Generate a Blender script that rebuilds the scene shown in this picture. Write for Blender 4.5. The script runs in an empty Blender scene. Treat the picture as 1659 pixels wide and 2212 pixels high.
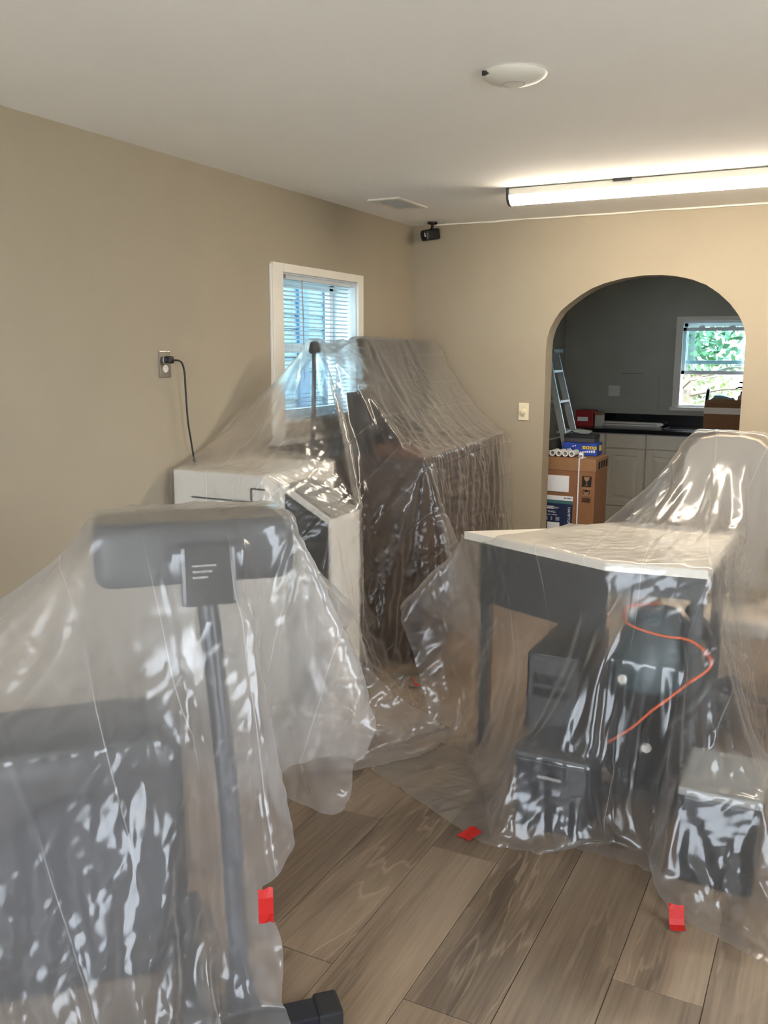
import bpy, bmesh, math, random
import numpy as np
from mathutils import Vector, Matrix
random.seed(7)
rng = np.random.default_rng(11)
S = bpy.context.scene
COL = S.collection

# ---------------------------------------------------------------- camera
cam_d = bpy.data.cameras.new('camera'); cam = bpy.data.objects.new('camera', cam_d); COL.objects.link(cam)
F_PX, PITCH, YAW, ROLL = 1923.7, .1772, .4737, .0029
cam_d.sensor_fit = 'VERTICAL'; cam_d.sensor_height = 24.0
cam_d.lens = F_PX / 2212 * 24.0
cam_d.clip_start = .05; cam_d.clip_end = 200
fwd = Vector((-math.sin(YAW) * math.cos(PITCH), math.cos(YAW) * math.cos(PITCH), -math.sin(PITCH)))
rt = Vector((math.cos(YAW), math.sin(YAW), 0)); up = rt.cross(fwd)
r2 = rt * math.cos(ROLL) + up * math.sin(ROLL); u2 = up * math.cos(ROLL) - rt * math.sin(ROLL)
M3 = Matrix((r2, u2, -fwd)).transposed()
cam.matrix_world = Matrix.Translation((2.686, -5.661, 1.60)) @ M3.to_4x4()
S.camera = cam

# ---------------------------------------------------------------- world (bright overcast sky), exposure
W = bpy.data.worlds.new('sky'); S.world = W; W.use_nodes = True
nt = W.node_tree; nt.nodes.clear()
wo = nt.nodes.new('ShaderNodeOutputWorld'); bg = nt.nodes.new('ShaderNodeBackground')
bg.inputs[0].default_value = (.82, .90, 1.0, 1); bg.inputs[1].default_value = 3.4
nt.links.new(bg.outputs[0], wo.inputs[0])
vs = S.view_settings
vs.view_transform = 'Standard'; vs.look = 'None'; vs.gamma = 1; vs.use_curve_mapping = False
vs.exposure = 2.28
S.cycles.max_bounces = 9; S.cycles.transparent_max_bounces = 14; S.cycles.transmission_bounces = 5
S.cycles.diffuse_bounces = 4; S.cycles.glossy_bounces = 3
S.cycles.use_adaptive_sampling = True; S.cycles.adaptive_threshold = .045; S.cycles.use_denoising = True
S.cycles.sample_clamp_indirect = 6; S.cycles.caustics_reflective = False; S.cycles.caustics_refractive = True
S.cycles.blur_glossy = .3
LAMP = 13.0                                   # radiance of the ceiling fixture's diffuser

def portal(name, loc, rot, sx, sy):           # daylight enters through the window openings
    l = bpy.data.lights.new(name, 'AREA'); l.shape = 'RECTANGLE'; l.size = sx; l.size_y = sy
    l.cycles.is_portal = True
    o = bpy.data.objects.new(name, l); COL.objects.link(o); o.location = loc; o.rotation_euler = rot
H = math.pi / 2
portal('daylight_window_rear', (2.1, -7.52, 1.25), (H, 0, 0), 3.0, 1.9)           # faces +y
portal('daylight_window_right', (4.62, -4.4, 1.3), (0, H, 0), 1.6, 1.9)         # faces -x
portal('daylight_window_left', (-.22, -1.21, 1.63), (0, -H, 0), .86, .84)
portal('daylight_window_kitchen', (1.58, 3.42, 1.5), (-H, 0, 0), .66, .8)

# ---------------------------------------------------------------- material helpers
def new_mat(name):
    m = bpy.data.materials.new(name); m.use_nodes = True
    return m, m.node_tree, m.node_tree.nodes['Principled BSDF']
def lin(c):
    return tuple((v / 255 / 12.92) if v / 255 <= .04045 else ((v / 255 + .055) / 1.055) ** 2.4 for v in c) + (1,)
def mat(name, rgb, rough=.5, metal=0, var=.06, scale=9, bump=0, bscale=60, emit=None, spec=.5, coat=0):
    """procedural principled material; rgb is sRGB 0-255 albedo with a faint noise variation"""
    m, t, b = new_mat(name)
    n = t.nodes.new('ShaderNodeTexNoise'); n.inputs['Scale'].default_value = scale; n.inputs['Detail'].default_value = 4
    tc = t.nodes.new('ShaderNodeTexCoord'); t.links.new(tc.outputs['Object'], n.inputs['Vector'])
    r = t.nodes.new('ShaderNodeValToRGB'); c = lin(rgb)
    r.color_ramp.elements[0].color = tuple(max(0, v * (1 - var)) for v in c[:3]) + (1,)
    r.color_ramp.elements[1].color = tuple(min(1, v * (1 + var)) for v in c[:3]) + (1,)
    r.color_ramp.elements[0].position = .3; r.color_ramp.elements[1].position = .7
    t.links.new(n.outputs['Fac'], r.inputs['Fac']); t.links.new(r.outputs['Color'], b.inputs['Base Color'])
    b.inputs['Roughness'].default_value = rough; b.inputs['Metallic'].default_value = metal
    b.inputs['Specular IOR Level'].default_value = spec; b.inputs['Coat Weight'].default_value = coat
    if bump:
        n2 = t.nodes.new('ShaderNodeTexNoise'); n2.inputs['Scale'].default_value = bscale; n2.inputs['Detail'].default_value = 3
        t.links.new(tc.outputs['Object'], n2.inputs['Vector'])
        bp = t.nodes.new('ShaderNodeBump'); bp.inputs['Strength'].default_value = bump; bp.inputs['Distance'].default_value = .004
        t.links.new(n2.outputs['Fac'], bp.inputs['Height']); t.links.new(bp.outputs['Normal'], b.inputs['Normal'])
    if emit:
        b.inputs['Emission Color'].default_value = emit[0]; b.inputs['Emission Strength'].default_value = emit[1]
    return m

M = {}
M['wall'] = mat('beige_wall_paint', (163, 151, 131), .75, var=.02, scale=3, bump=.10, bscale=160)
M['ceiling'] = mat('white_ceiling_paint', (251, 249, 245), .85, var=.02, scale=2, bump=.12, bscale=120)
M['kwall'] = mat('kitchen_wall_paint', (178, 175, 164), .8, var=.05, scale=4, bump=.15, bscale=90)
M['trim'] = mat('white_trim_paint', (232, 226, 214), .45, var=.03)
M['vinyl'] = mat('white_vinyl_frame', (225, 229, 232), .4, var=.02)
M['slat'] = mat('white_blind_slat', (205, 210, 212), .45, var=.02)
M['white'] = mat('white_plastic', (226, 222, 212), .4, var=.02)
M['ivory'] = mat('ivory_plastic', (226, 214, 182), .4, var=.02)
M['black'] = mat('black_plastic', (17, 17, 19), .42, var=.15)
M['rubber'] = mat('black_rubber', (20, 20, 20), .75, var=.2, bump=.2)
M['blackmetal'] = mat('black_painted_steel', (24, 26, 34), .35, var=.1)
M['dark'] = mat('dark_grey_plastic', (58, 59, 60), .5, var=.1)
M['grey'] = mat('grey_plastic', (130, 130, 126), .5, var=.05)
M['steel'] = mat('brushed_steel', (170, 168, 162), .32, metal=1, var=.05, scale=40)
M['alu'] = mat('dull_aluminium', (186, 190, 190), .45, metal=.6, var=.06)
M['chip'] = mat('white_desktop_laminate', (222, 216, 204), .45, var=.02)
M['card'] = mat('brown_cardboard', (138, 97, 66), .8, var=.06, scale=20, bump=.1, bscale=200)
M['card2'] = mat('light_brown_cardboard', (150, 112, 78), .8, var=.06, scale=20)
M['kcab'] = mat('white_cabinet_paint', (214, 207, 194), .45, var=.02)
M['granite'] = mat('black_granite', (16, 17, 20), .16, var=.5, scale=220)
M['red'] = mat('red_tape', (165, 18, 12), .55, var=.05)
M['redbox'] = mat('red_carton', (150, 26, 26), .6, var=.1)
M['orange'] = mat('orange_cord', (206, 88, 36), .5, var=.04)
M['tape'] = mat('clear_packing_tape', (205, 190, 170), .25, var=.04)
M['navy'] = mat('navy_print', (28, 42, 78), .5, var=.05)
M['teal'] = mat('teal_print', (66, 112, 112), .5, var=.04)
M['label'] = mat('white_label_paper', (232, 234, 240), .6, var=.01)
M['ink'] = mat('black_ink', (26, 22, 20), .6, var=.05)
M['yellow'] = mat('yellow_print', (240, 208, 40), .5, var=.03)
M['bluebox'] = mat('blue_printed_carton', (34, 62, 150), .45, var=.5, scale=8)
M['paper'] = mat('white_paper_roll', (226, 226, 222), .6, var=.03)
M['screen'] = mat('glossy_black_screen', (14, 14, 17), .12, var=.1)

def wood_mat(name, ca, cb, cc, rough=.45, gscale=1.0, axis='Y', rnd=True):
    """long-grain wood with rings and knots, varied per plank by Object Info > Random"""
    m, t, b = new_mat(name); N = t.nodes.new; L = t.links.new
    tc = N('ShaderNodeTexCoord'); oi = N('ShaderNodeObjectInfo')
    mul = N('ShaderNodeMath'); mul.operation = 'MULTIPLY'; mul.inputs[1].default_value = 37.0 if rnd else 0
    L(oi.outputs['Random'], mul.inputs[0])
    cmb = N('ShaderNodeCombineXYZ'); L(mul.outputs[0], cmb.inputs[0]); L(mul.outputs[0], cmb.inputs[1]); L(mul.outputs[0], cmb.inputs[2])
    add = N('ShaderNodeVectorMath'); add.operation = 'ADD'; L(tc.outputs['Object'], add.inputs[0]); L(cmb.outputs[0], add.inputs[1])
    mp = N('ShaderNodeMapping')
    mp.inputs['Scale'].default_value = {'Y': (7, .8, 7), 'X': (.8, 7, 7), 'Z': (7, 7, .8)}[axis]
    L(add.outputs[0], mp.inputs['Vector'])
    n1 = N('ShaderNodeTexNoise'); n1.inputs['Scale'].default_value = .75 * gscale; n1.inputs['Detail'].default_value = 5; n1.inputs['Distortion'].default_value = .5
    L(mp.outputs[0], n1.inputs['Vector'])
    # contour rings out of the slow noise = cathedral grain
    m1 = N('ShaderNodeMath'); m1.operation = 'MULTIPLY'; m1.inputs[1].default_value = 11; L(n1.outputs['Fac'], m1.inputs[0])
    m2 = N('ShaderNodeMath'); m2.operation = 'FRACT'; L(m1.outputs[0], m2.inputs[0])
    ring = N('ShaderNodeValToRGB'); e = ring.color_ramp.elements
    e[0].position = 0; e[0].color = (1, 1, 1, 1); e[1].position = .16; e[1].color = (0, 0, 0, 1)
    x = e.new(.9); x.color = (0, 0, 0, 1); x = e.new(1); x.color = (1, 1, 1, 1)
    L(m2.outputs[0], ring.inputs['Fac'])
    mp2 = N('ShaderNodeMapping'); mp2.inputs['Scale'].default_value = {'Y': (90, 3, 90), 'X': (3, 90, 90), 'Z': (90, 90, 3)}[axis]
    L(add.outputs[0], mp2.inputs['Vector'])
    n2 = N('ShaderNodeTexNoise'); n2.inputs['Scale'].default_value = 1.2; n2.inputs['Detail'].default_value = 4; L(mp2.outputs[0], n2.inputs['Vector'])
    ramp = N('ShaderNodeValToRGB'); e = ramp.color_ramp.elements
    e[0].position = .30; e[0].color = lin(ca); e[1].position = .72; e[1].color = lin(cc); x = e.new(.5); x.color = lin(cb)
    sm = N('ShaderNodeMath'); sm.operation = 'MULTIPLY_ADD'; sm.inputs[1].default_value = .28; L(n2.outputs['Fac'], sm.inputs[0])
    s2 = N('ShaderNodeMath'); s2.operation = 'MULTIPLY'; s2.inputs[1].default_value = .74; L(n1.outputs['Fac'], s2.inputs[0])
    L(s2.outputs[0], sm.inputs[2]); L(sm.outputs[0], ramp.inputs['Fac'])
    mix = N('ShaderNodeMixRGB'); mix.blend_type = 'MIX'; mix.inputs['Color2'].default_value = lin(tuple(min(255, v * 1.16) for v in cc))
    mf = N('ShaderNodeMath'); mf.operation = 'MULTIPLY'; L(ring.outputs['Color'], mf.inputs[0])
    n3 = N('ShaderNodeTexNoise'); n3.inputs['Scale'].default_value = .5; L(mp.outputs[0], n3.inputs['Vector'])
    m3 = N('ShaderNodeMapRange'); m3.inputs[1].default_value = .45; m3.inputs[2].default_value = .7; m3.inputs[3].default_value = 0; m3.inputs[4].default_value = .55
    L(n3.outputs['Fac'], m3.inputs[0]); L(m3.outputs[0], mf.inputs[1]); L(mf.outputs[0], mix.inputs['Fac']); L(ramp.outputs['Color'], mix.inputs['Color1'])
    n4 = N('ShaderNodeTexNoise'); n4.inputs['Scale'].default_value = .62; n4.inputs['Detail'].default_value = 3; n4.inputs['Distortion'].default_value = .9; L(mp.outputs[0], n4.inputs['Vector'])
    kn = N('ShaderNodeMapRange'); kn.inputs[1].default_value = .60; kn.inputs[2].default_value = .76; kn.inputs[3].default_value = 0; kn.inputs[4].default_value = .75; L(n4.outputs['Fac'], kn.inputs[0])
    mk = N('ShaderNodeMixRGB'); mk.inputs['Color2'].default_value = lin(ca); L(kn.outputs[0], mk.inputs['Fac']); L(mix.outputs[0], mk.inputs['Color1']); mix = mk
    hs = N('ShaderNodeHueSaturation'); mr = N('ShaderNodeMapRange'); mr.inputs[3].default_value = .82 if rnd else 1; mr.inputs[4].default_value = 1.12 if rnd else 1
    L(oi.outputs['Random'], mr.inputs[0]); L(mr.outputs[0], hs.inputs['Value']); L(mix.outputs[0], hs.inputs['Color'])
    L(hs.outputs[0], b.inputs['Base Color'])
    b.inputs['Roughness'].default_value = rough
    bp = N('ShaderNodeBump'); bp.inputs['Strength'].default_value = .12; bp.inputs['Distance'].default_value = .002
    L(n2.outputs['Fac'], bp.inputs['Height']); L(bp.outputs['Normal'], b.inputs['Normal'])
    return m
M['plank'] = wood_mat('grey_brown_vinyl_plank', (64, 51, 40), (116, 98, 79), (144, 125, 104), .42)
M['darkwood'] = wood_mat('dark_brown_wood', (44, 30, 22), (66, 47, 35), (84, 62, 47), .4, axis='Y', rnd=False)
M['bark'] = mat('bark', (120, 110, 100), .9, var=.3, scale=20)

# ---------------------------------------------------------------- mesh helpers
class MB:
    """collects boxes, tubes, lathes and prisms into one bmesh; build() links them as one mesh object"""
    def __init__(s): s.bm = bmesh.new()
    def box(s, a, b, bev=0, rz=0, piv=None, rx=0, ry=0, seg=2):
        a, b = Vector(a), Vector(b); c = (a + b) / 2; d = b - a
        t = bmesh.new(); bmesh.ops.create_cube(t, size=1)
        bmesh.ops.scale(t, vec=(abs(d.x), abs(d.y), abs(d.z)), verts=t.verts)
        if bev: bmesh.ops.bevel(t, geom=list(t.edges), offset=min(bev, .49 * min(abs(d.x), abs(d.y), abs(d.z))), segments=seg, affect='EDGES', profile=.6)
        bmesh.ops.translate(t, vec=c, verts=t.verts)
        if rx or ry or rz:
            R = Matrix.Rotation(rz, 3, 'Z') @ Matrix.Rotation(ry, 3, 'Y') @ Matrix.Rotation(rx, 3, 'X')
            bmesh.ops.rotate(t, cent=Vector(piv) if piv is not None else c, matrix=R, verts=t.verts)
        s.join(t); return s
    def join(s, t):
        me = bpy.data.meshes.new('tmp'); t.to_mesh(me); t.free(); s.bm.from_mesh(me); bpy.data.meshes.remove(me)
    def tube(s, pts, r, n=10, cap=True):
        pts = [Vector(p) for p in pts]; rs = r if isinstance(r, (list, tuple)) else [r] * len(pts)
        rings = []; prev = None
        for i, p in enumerate(pts):
            t = (pts[min(i + 1, len(pts) - 1)] - pts[max(i - 1, 0)]).normalized()
            if prev is None:
                a = t.orthogonal().normalized()
            else:
                a = (prev - t * prev.dot(t)).normalized()
            prev = a; b = t.cross(a)
            rings.append([s.bm.verts.new(p + (a * math.cos(2 * math.pi * k / n) + b * math.sin(2 * math.pi * k / n)) * rs[i]) for k in range(n)])
        for r0, r1 in zip(rings, rings[1:]):
            for k in range(n): s.bm.faces.new((r0[k], r0[(k + 1) % n], r1[(k + 1) % n], r1[k]))
        if cap: s.bm.faces.new(rings[0][::-1]); s.bm.faces.new(rings[-1])
        return s
    def lathe(s, prof, n=32, loc=(0, 0, 0)):
        loc = Vector(loc); rings = []
        for r, z in prof:
            if r < 1e-6: rings.append([s.bm.verts.new(loc + Vector((0, 0, z)))])
            else: rings.append([s.bm.verts.new(loc + Vector((r * math.cos(2 * math.pi * k / n), r * math.sin(2 * math.pi * k / n), z))) for k in range(n)])
        for a, b in zip(rings, rings[1:]):
            for k in range(n):
                k2 = (k + 1) % n
                if len(a) == 1 and len(b) == 1: continue
                if len(a) == 1: s.bm.faces.new((a[0], b[k2], b[k]))
                elif len(b) == 1: s.bm.faces.new((a[k], a[k2], b[0]))
                else: s.bm.faces.new((a[k], a[k2], b[k2], b[k]))
        return s
    def prism(s, poly, z0, z1, axis='z'):
        """poly: list of 2d points, extruded along an axis (x: (y,z), y: (x,z), z: (x,y))"""
        f = {'z': lambda p, h: (p[0], p[1], h), 'x': lambda p, h: (h, p[0], p[1]), 'y': lambda p, h: (p[0], h, p[1])}[axis]
        a = [s.bm.verts.new(f(p, z0)) for p in poly]; b = [s.bm.verts.new(f(p, z1)) for p in poly]
        n = len(poly)
        s.bm.faces.new(a[::-1]); s.bm.faces.new(b)
        for k in range(n): s.bm.faces.new((a[k], a[(k + 1) % n], b[(k + 1) % n], b[k]))
        return s
    def build(s, name, m, parent=None, smooth=False, loc=None, rz=0):
        bmesh.ops.recalc_face_normals(s.bm, faces=s.bm.faces)
        me = bpy.data.meshes.new(name); s.bm.to_mesh(me); s.bm.free()
        if smooth:
            for p in me.polygons: p.use_smooth = True
            try: me.set_sharp_from_angle(angle=math.radians(38))
            except Exception: pass
        o = bpy.data.objects.new(name, me); COL.objects.link(o); me.materials.append(M[m] if isinstance(m, str) else m)
        if parent: o.parent = parent
        if loc is not None: o.location = loc
        if rz: o.rotation_euler[2] = rz
        return o
def tag(o, label=None, cat=None, group=None, kind=None):
    if label: o['label'] = label
    if cat: o['category'] = cat
    if group: o['group'] = group
    if kind: o['kind'] = kind
    return o
def thing(name, label, cat, loc=(0, 0, 0), rz=0, group=None):
    o = bpy.data.objects.new(name, None); COL.objects.link(o); o.location = loc; o.rotation_euler[2] = rz
    o.empty_display_size = .1
    return tag(o, label, cat, group)
def struct(o): o['kind'] = 'structure'; return o
def box_part(name, a, b, m, parent, bev=.002, **k): return MB().box(a, b, bev, **k).build(name, m, parent)
def text_mesh(name, body, size, m, parent, loc, rot, depth=.0004, align='LEFT', font_scale_x=1.0):
    """flat printed lettering as a thin mesh"""
    cu = bpy.data.curves.new(name, 'FONT'); cu.body = body; cu.size = size; cu.extrude = depth; cu.align_x = align; cu.resolution_u = 2
    t = bpy.data.objects.new(name + '_curve', cu); COL.objects.link(t)
    bpy.context.view_layer.update()
    me = bpy.data.meshes.new_from_object(t.evaluated_get(bpy.context.evaluated_depsgraph_get()))
    COL.objects.unlink(t); bpy.data.objects.remove(t); bpy.data.curves.remove(cu)
    me.materials.clear(); me.materials.append(M[m])
    o = bpy.data.objects.new(name, me); COL.objects.link(o); o.parent = parent; o.location = loc; o.rotation_euler = rot; o.scale = (font_scale_x, 1, 1)
    return o

# ================================================================ the setting
ZC = 2.44
RX, RY = 4.5, -7.4                           # right wall x, rear wall y
YK, XK0, XK1 = 3.2, .17, 3.4                 # kitchen back wall, side walls
def slab_with_hole(name, m, axis, t0, t1, u0, u1, hole):
    """a wall (slab from t0 to t1 along axis) with a rectangular opening (ua, ub, za, zb)"""
    mb = MB(); ua, ub, za, zb = hole
    for (a, b, c, d) in ((u0, ua, 0, ZC), (ub, u1, 0, ZC), (ua, ub, 0, za), (ua, ub, zb, ZC)):
        if axis == 'x': mb.box((t0, a, c), (t1, b, d))
        else: mb.box((a, t0, c), (b, t1, d))
    return struct(mb.build(name, m))
floor = struct(MB().box((-.2, RY - .2, -.12), (RX + .2, .07, -.006)).build('floor', mat('subfloor', (96, 78, 62), .8)))
slab_with_hole('wall_left', 'wall', 'x', -.2, 0, RY - .2, .15, (-1.625, -.795, 1.22, 2.02))
slab_with_hole('wall_right', 'wall', 'x', RX, RX + .2, RY - .2, .15, (-5.2, -3.6, .4, 2.2))
slab_with_hole('wall_rear', 'wall', 'y', RY - .2, RY, 0, RX, (.7, 3.5, .35, 2.2))
struct(MB().box((-.2, RY - .2, ZC), (RX + .2, .15, ZC + .12)).build('ceiling', 'ceiling'))
# far wall with the arched opening
AX0, AX1, AZT = .953, 2.148, 2.064
arch = [(AX0, 1.62), (.957, 1.69), (.975, 1.755), (1.005, 1.813), (1.04, 1.862), (1.09, 1.905), (1.163, 1.957), (1.235, 1.997), (1.31, 2.025), (1.42, 2.050), (1.544, AZT), (1.65, 2.063), (1.74, 2.052), (1.83, 2.030), (1.91, 1.997), (1.985, 1.945), (2.05, 1.885), (2.1, 1.82), (2.133, 1.755), (2.146, 1.69), (AX1, 1.62)]
mb = MB(); TW = .14
mb.box((0, 0, 0), (AX0, TW, ZC)); mb.box((AX1, 0, 0), (RX, TW, ZC))
bm = mb.bm
for (x0, z0), (x1, z1) in zip(arch, arch[1:]):
    v = [bm.verts.new(p) for p in ((x0, 0, z0), (x1, 0, z1), (x1, 0, ZC), (x0, 0, ZC), (x0, TW, z0), (x1, TW, z1), (x1, TW, ZC), (x0, TW, ZC))]
    for q in ((0, 1, 2, 3), (7, 6, 5, 4), (0, 4, 5, 1), (3, 2, 6, 7)): bm.faces.new([v[i] for i in q])
bmesh.ops.remove_doubles(bm, verts=bm.verts, dist=1e-4)
wf = struct(mb.build('wall_far', 'wall', smooth=True))
# caulk line between far wall and ceiling, left wall likewise
pts = [(.16 + (RX - .2) * k / 40, -.008, ZC - .004 + .003 * math.sin(k * 1.3) * math.sin(k * .37)) for k in range(41)]
struct(MB().tube(pts, .006, 6).build('trim_1', 'trim', smooth=True))
# kitchen shell
struct(MB().box((XK0 - .1, .07, -.12), (XK1 + .1, YK + .2, -.001)).build('floor_kitchen', mat('kitchen_vinyl_floor', (120, 112, 96), .6, var=.12, scale=6)))
struct(MB().box((XK0 - .1, TW, 0), (XK0, YK + .2, ZC)).build('wall_kitchen_left', 'kwall'))
struct(MB().box((XK1, TW, 0), (XK1 + .1, YK + .2, ZC)).build('wall_kitchen_right', 'kwall'))
struct(MB().box((XK0 - .1, TW, ZC), (XK1 + .1, YK + .2, ZC + .12)).build('ceiling_kitchen', 'ceiling'))
mb = MB(); KW = (1.265, 1.90, 1.10, 1.90)
for (a, b, c, d) in ((XK0, KW[0], 0, ZC), (KW[1], XK1, 0, ZC), (KW[0], KW[1], 0, KW[2]), (KW[0], KW[1], KW[3], ZC)):
    mb.box((a, YK, c), (b, YK + .2, d))
wkb = struct(mb.build('wall_kitchen_back', 'kwall'))

# floor planks, each its own piece (running along y, 0.225 m wide, 1.22 m long, joints staggered)
PW, PL = .225, 1.22
cache = {}
def plank_mesh(w, l):
    k = (round(w, 3), round(l, 2))
    if k not in cache:
        t = MB().box((0, 0, -.006), (k[0] - .0015, k[1] - .0015, 0), .0012, seg=1)
        me = bpy.data.meshes.new('plank'); t.bm.to_mesh(me); t.bm.free(); me.materials.append(M['plank']); cache[k] = me
    return cache[k]
known = {0: -3.12, 1: -3.835, 2: -3.186, 3: -3.865, 4: -2.75, 5: -3.55, 6: -4.3, -1: -2.45}
x = 1.15 - PW * 6; k = -6
while x < RX:
    x0, x1 = max(x, 0), min(x + PW, RX)
    if x1 - x0 > .02:
        j = known.get(k, -3 + ((k * 53) % 97) / 97 * PL)
        y = j - PL * 5
        while y < 0:
            a, b = max(y, RY), min(y + PL, .07)
            if b - a > .03:
                o = bpy.data.objects.new('floor_plank', plank_mesh(x1 - x0, b - a)); COL.objects.link(o); o.location = (x0, a, 0); o.parent = floor
            y += PL
    x += PW; k += 1
# ---------------------------------------------------------------- windows
def glass_mat(name='window_glass', tint=(.72, .87, .90, 1)):
    m, t, b = new_mat(name); t.nodes.remove(b); N = t.nodes.new; L = t.links.new
    out = t.nodes['Material Output']; tr = N('ShaderNodeBsdfTransparent'); tr.inputs[0].default_value = tint
    gl = N('ShaderNodeBsdfGlossy'); gl.inputs['Roughness'].default_value = .03; lw = N('ShaderNodeLayerWeight'); lw.inputs[0].default_value = .35
    pw = N('ShaderNodeMath'); pw.operation = 'POWER'; pw.inputs[1].default_value = 4; L(lw.outputs['Facing'], pw.inputs[0])
    fr = N('ShaderNodeMath'); fr.operation = 'MULTIPLY_ADD'; fr.inputs[1].default_value = .5; fr.inputs[2].default_value = .04; L(pw.outputs[0], fr.inputs[0])
    mx = N('ShaderNodeMixShader'); L(fr.outputs[0], mx.inputs[0]); L(tr.outputs[0], mx.inputs[1]); L(gl.outputs[0], mx.inputs[2]); L(mx.outputs[0], out.inputs[0])
    return m
M['glass'] = glass_mat(); M['clear_glass'] = glass_mat('clear_window_glass', (.95, .95, .95, 1))
# window_1: casing on the left wall, sashes set back in the opening
w1 = struct(thing('window_1', None, None))
y0, y1, z0, z1 = -1.715, -.737, 1.14, 2.06
mb = MB()
mb.box((0, y0, z0), (.018, y0 + .095, z1), .003); mb.box((0, y1 - .065, z0), (.018, y1, z1), .003)
mb.box((0, y0 + .095, z1 - .045), (.018, y1 - .065, z1), .003); mb.build('casing', 'trim', w1)
MB().box((-.0, y0 - .03, z0 - .03), (.055, y1 + .03, z0), .004).build('sill', 'trim', w1)
MB().box((0, y0 - .012, z0), (.010, y0 - .001, z1 - .01), .002).build('casing_backband', 'trim', w1)
mb = MB(); a, b, c, d = -1.625, -.795, 1.22, 2.02
mb.box((-.2, a, c), (-.001, a + .012, d)); mb.box((-.2, b - .012, c), (-.001, b, d)); mb.box((-.2, a, d - .012), (-.001, b, d)); mb.box((-.2, a, c), (-.001, b, c + .012))
mb.build('jamb', 'vinyl', w1)
for nm, x0, x1, zz0, zz1 in (('upper_sash', -.19, -.155, 1.60, 2.005), ('lower_sash', -.15, -.115, 1.235, 1.65)):
    mb = MB(); a2, b2 = a + .015, b - .015
    mb.box((x0, a2, zz0), (x1, a2 + .045, zz1), .003); mb.box((x0, b2 - .045, zz0), (x1, b2, zz1), .003)
    mb.box((x0, a2, zz0), (x1, b2, zz0 + .045), .003); mb.box((x0, a2, zz1 - .045), (x1, b2, zz1), .003)
    s = mb.build(nm, 'vinyl', w1)
    MB().box(((x0 + x1) / 2 - .002, a2 + .04, zz0 + .04), ((x0 + x1) / 2 + .002, b2 - .04, zz1 - .04)).build('pane', 'glass', s)
# blind
bl = thing('window_blind', 'white horizontal slat blind hanging in the window behind the plastic tent', 'blind', (-.045, -1.21, 0))
Ly = .395
MB().box((-.02, -Ly, 1.985), (.03, Ly, 2.012), .003).build('headrail', 'slat', bl)
tag(MB().box((.026, -Ly - .004, 1.988), (.036, -Ly + .05, 2.018), .003).build('mounting_bracket', 'grey', bl), 'grey bracket')
MB().box((.026, Ly - .03, 1.985), (.036, Ly + .004, 2.015), .003).build('mounting_bracket', 'slat', bl)
sm = None
for k in range(32):
    z = 1.972 - k * .0232
    if sm is None:
        t = MB(); R = []
        for q in range(5):
            u = (q - 2) / 2 * .0125; R.append((u, .0022 * (1 - (q - 2) ** 2 / 4) + u * .22))
        t.prism([(p[0], p[1]) for p in R] + [(p[0], p[1] - .0012) for p in R[::-1]], -Ly + .003, Ly - .003, 'y')
        o = t.build('slat', 'slat', bl); sm = o.data; o.location = (0, 0, z)
    else:
        o = bpy.data.objects.new('slat', sm); COL.objects.link(o); o.parent = bl; o.location = (0, 0, z)
for yy in (-.26, .26): MB().tube([(.0135, yy, 1.99), (.0135, yy, 1.235)], .0008, 5).build('ladder_cord', 'slat', bl)
MB().box((-.0125, -Ly + .003, 1.222), (.0125, Ly - .003, 1.236), .002).build('bottom_rail', 'slat', bl)
MB().tube([(.03, -.18, 1.99), (.034, -.175, 1.8), (.034, -.17, 1.45)], .0035, 8).build('tilt_wand', mat('clear_grey_wand', (150, 140, 130), .3), bl, smooth=True)

# window_2 in the kitchen
w2 = struct(thing('window_2', None, None)); Y = YK
a, b, c, d = KW
mb = MB(); mb.box((a - .035, Y - .018, c - .03), (a + .03, Y, d + .04), .004); mb.box((b - .03, Y - .018, c - .03), (b + .035, Y, d + .04), .004)
mb.box((a + .03, Y - .018, d), (b - .03, Y, d + .04), .004); mb.build('casing', 'trim', w2)
MB().box((a - .05, Y - .04, c - .035), (b + .05, Y, c), .004).build('sill', 'trim', w2)
mb = MB(); mb.box((a, Y, c), (a + .02, Y + .2, d)); mb.box((b - .02, Y, c), (b, Y + .2, d)); mb.box((a, Y, d - .02), (b, Y + .2, d)); mb.box((a, Y, c), (b, Y + .2, c + .02))
mb.build('jamb', 'vinyl', w2)
for nm, yy, zz0, zz1 in (('upper_sash', Y + .12, 1.50, 1.88), ('raised_lower_sash', Y + .045, 1.405, 1.84)):
    mb = MB(); a2, b2 = a + .012, b - .012
    mb.box((a2, yy, zz0), (a2 + .042, yy + .035, zz1), .003); mb.box((b2 - .042, yy, zz0), (b2, yy + .035, zz1), .003)
    mb.box((a2, yy, zz0), (b2, yy + .035, zz0 + .036), .003); mb.box((a2, yy, zz1 - .034), (b2, yy + .035, zz1), .003)
    s = mb.build(nm, 'vinyl', w2)
    MB().box((a2 + .04, yy + .015, zz0 + .03), (b2 - .04, yy + .019, zz1 - .03)).build('pane', 'glass', s)
    for xx in (a2 + .17, b2 - .17):
        MB().prism([(xx - .03, zz1), (xx + .03, zz1), (xx + .022, zz1 + .018), (xx - .012, zz1 + .016)], yy, yy + .03, 'y').build('sash_lock', 'vinyl', s)
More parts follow.
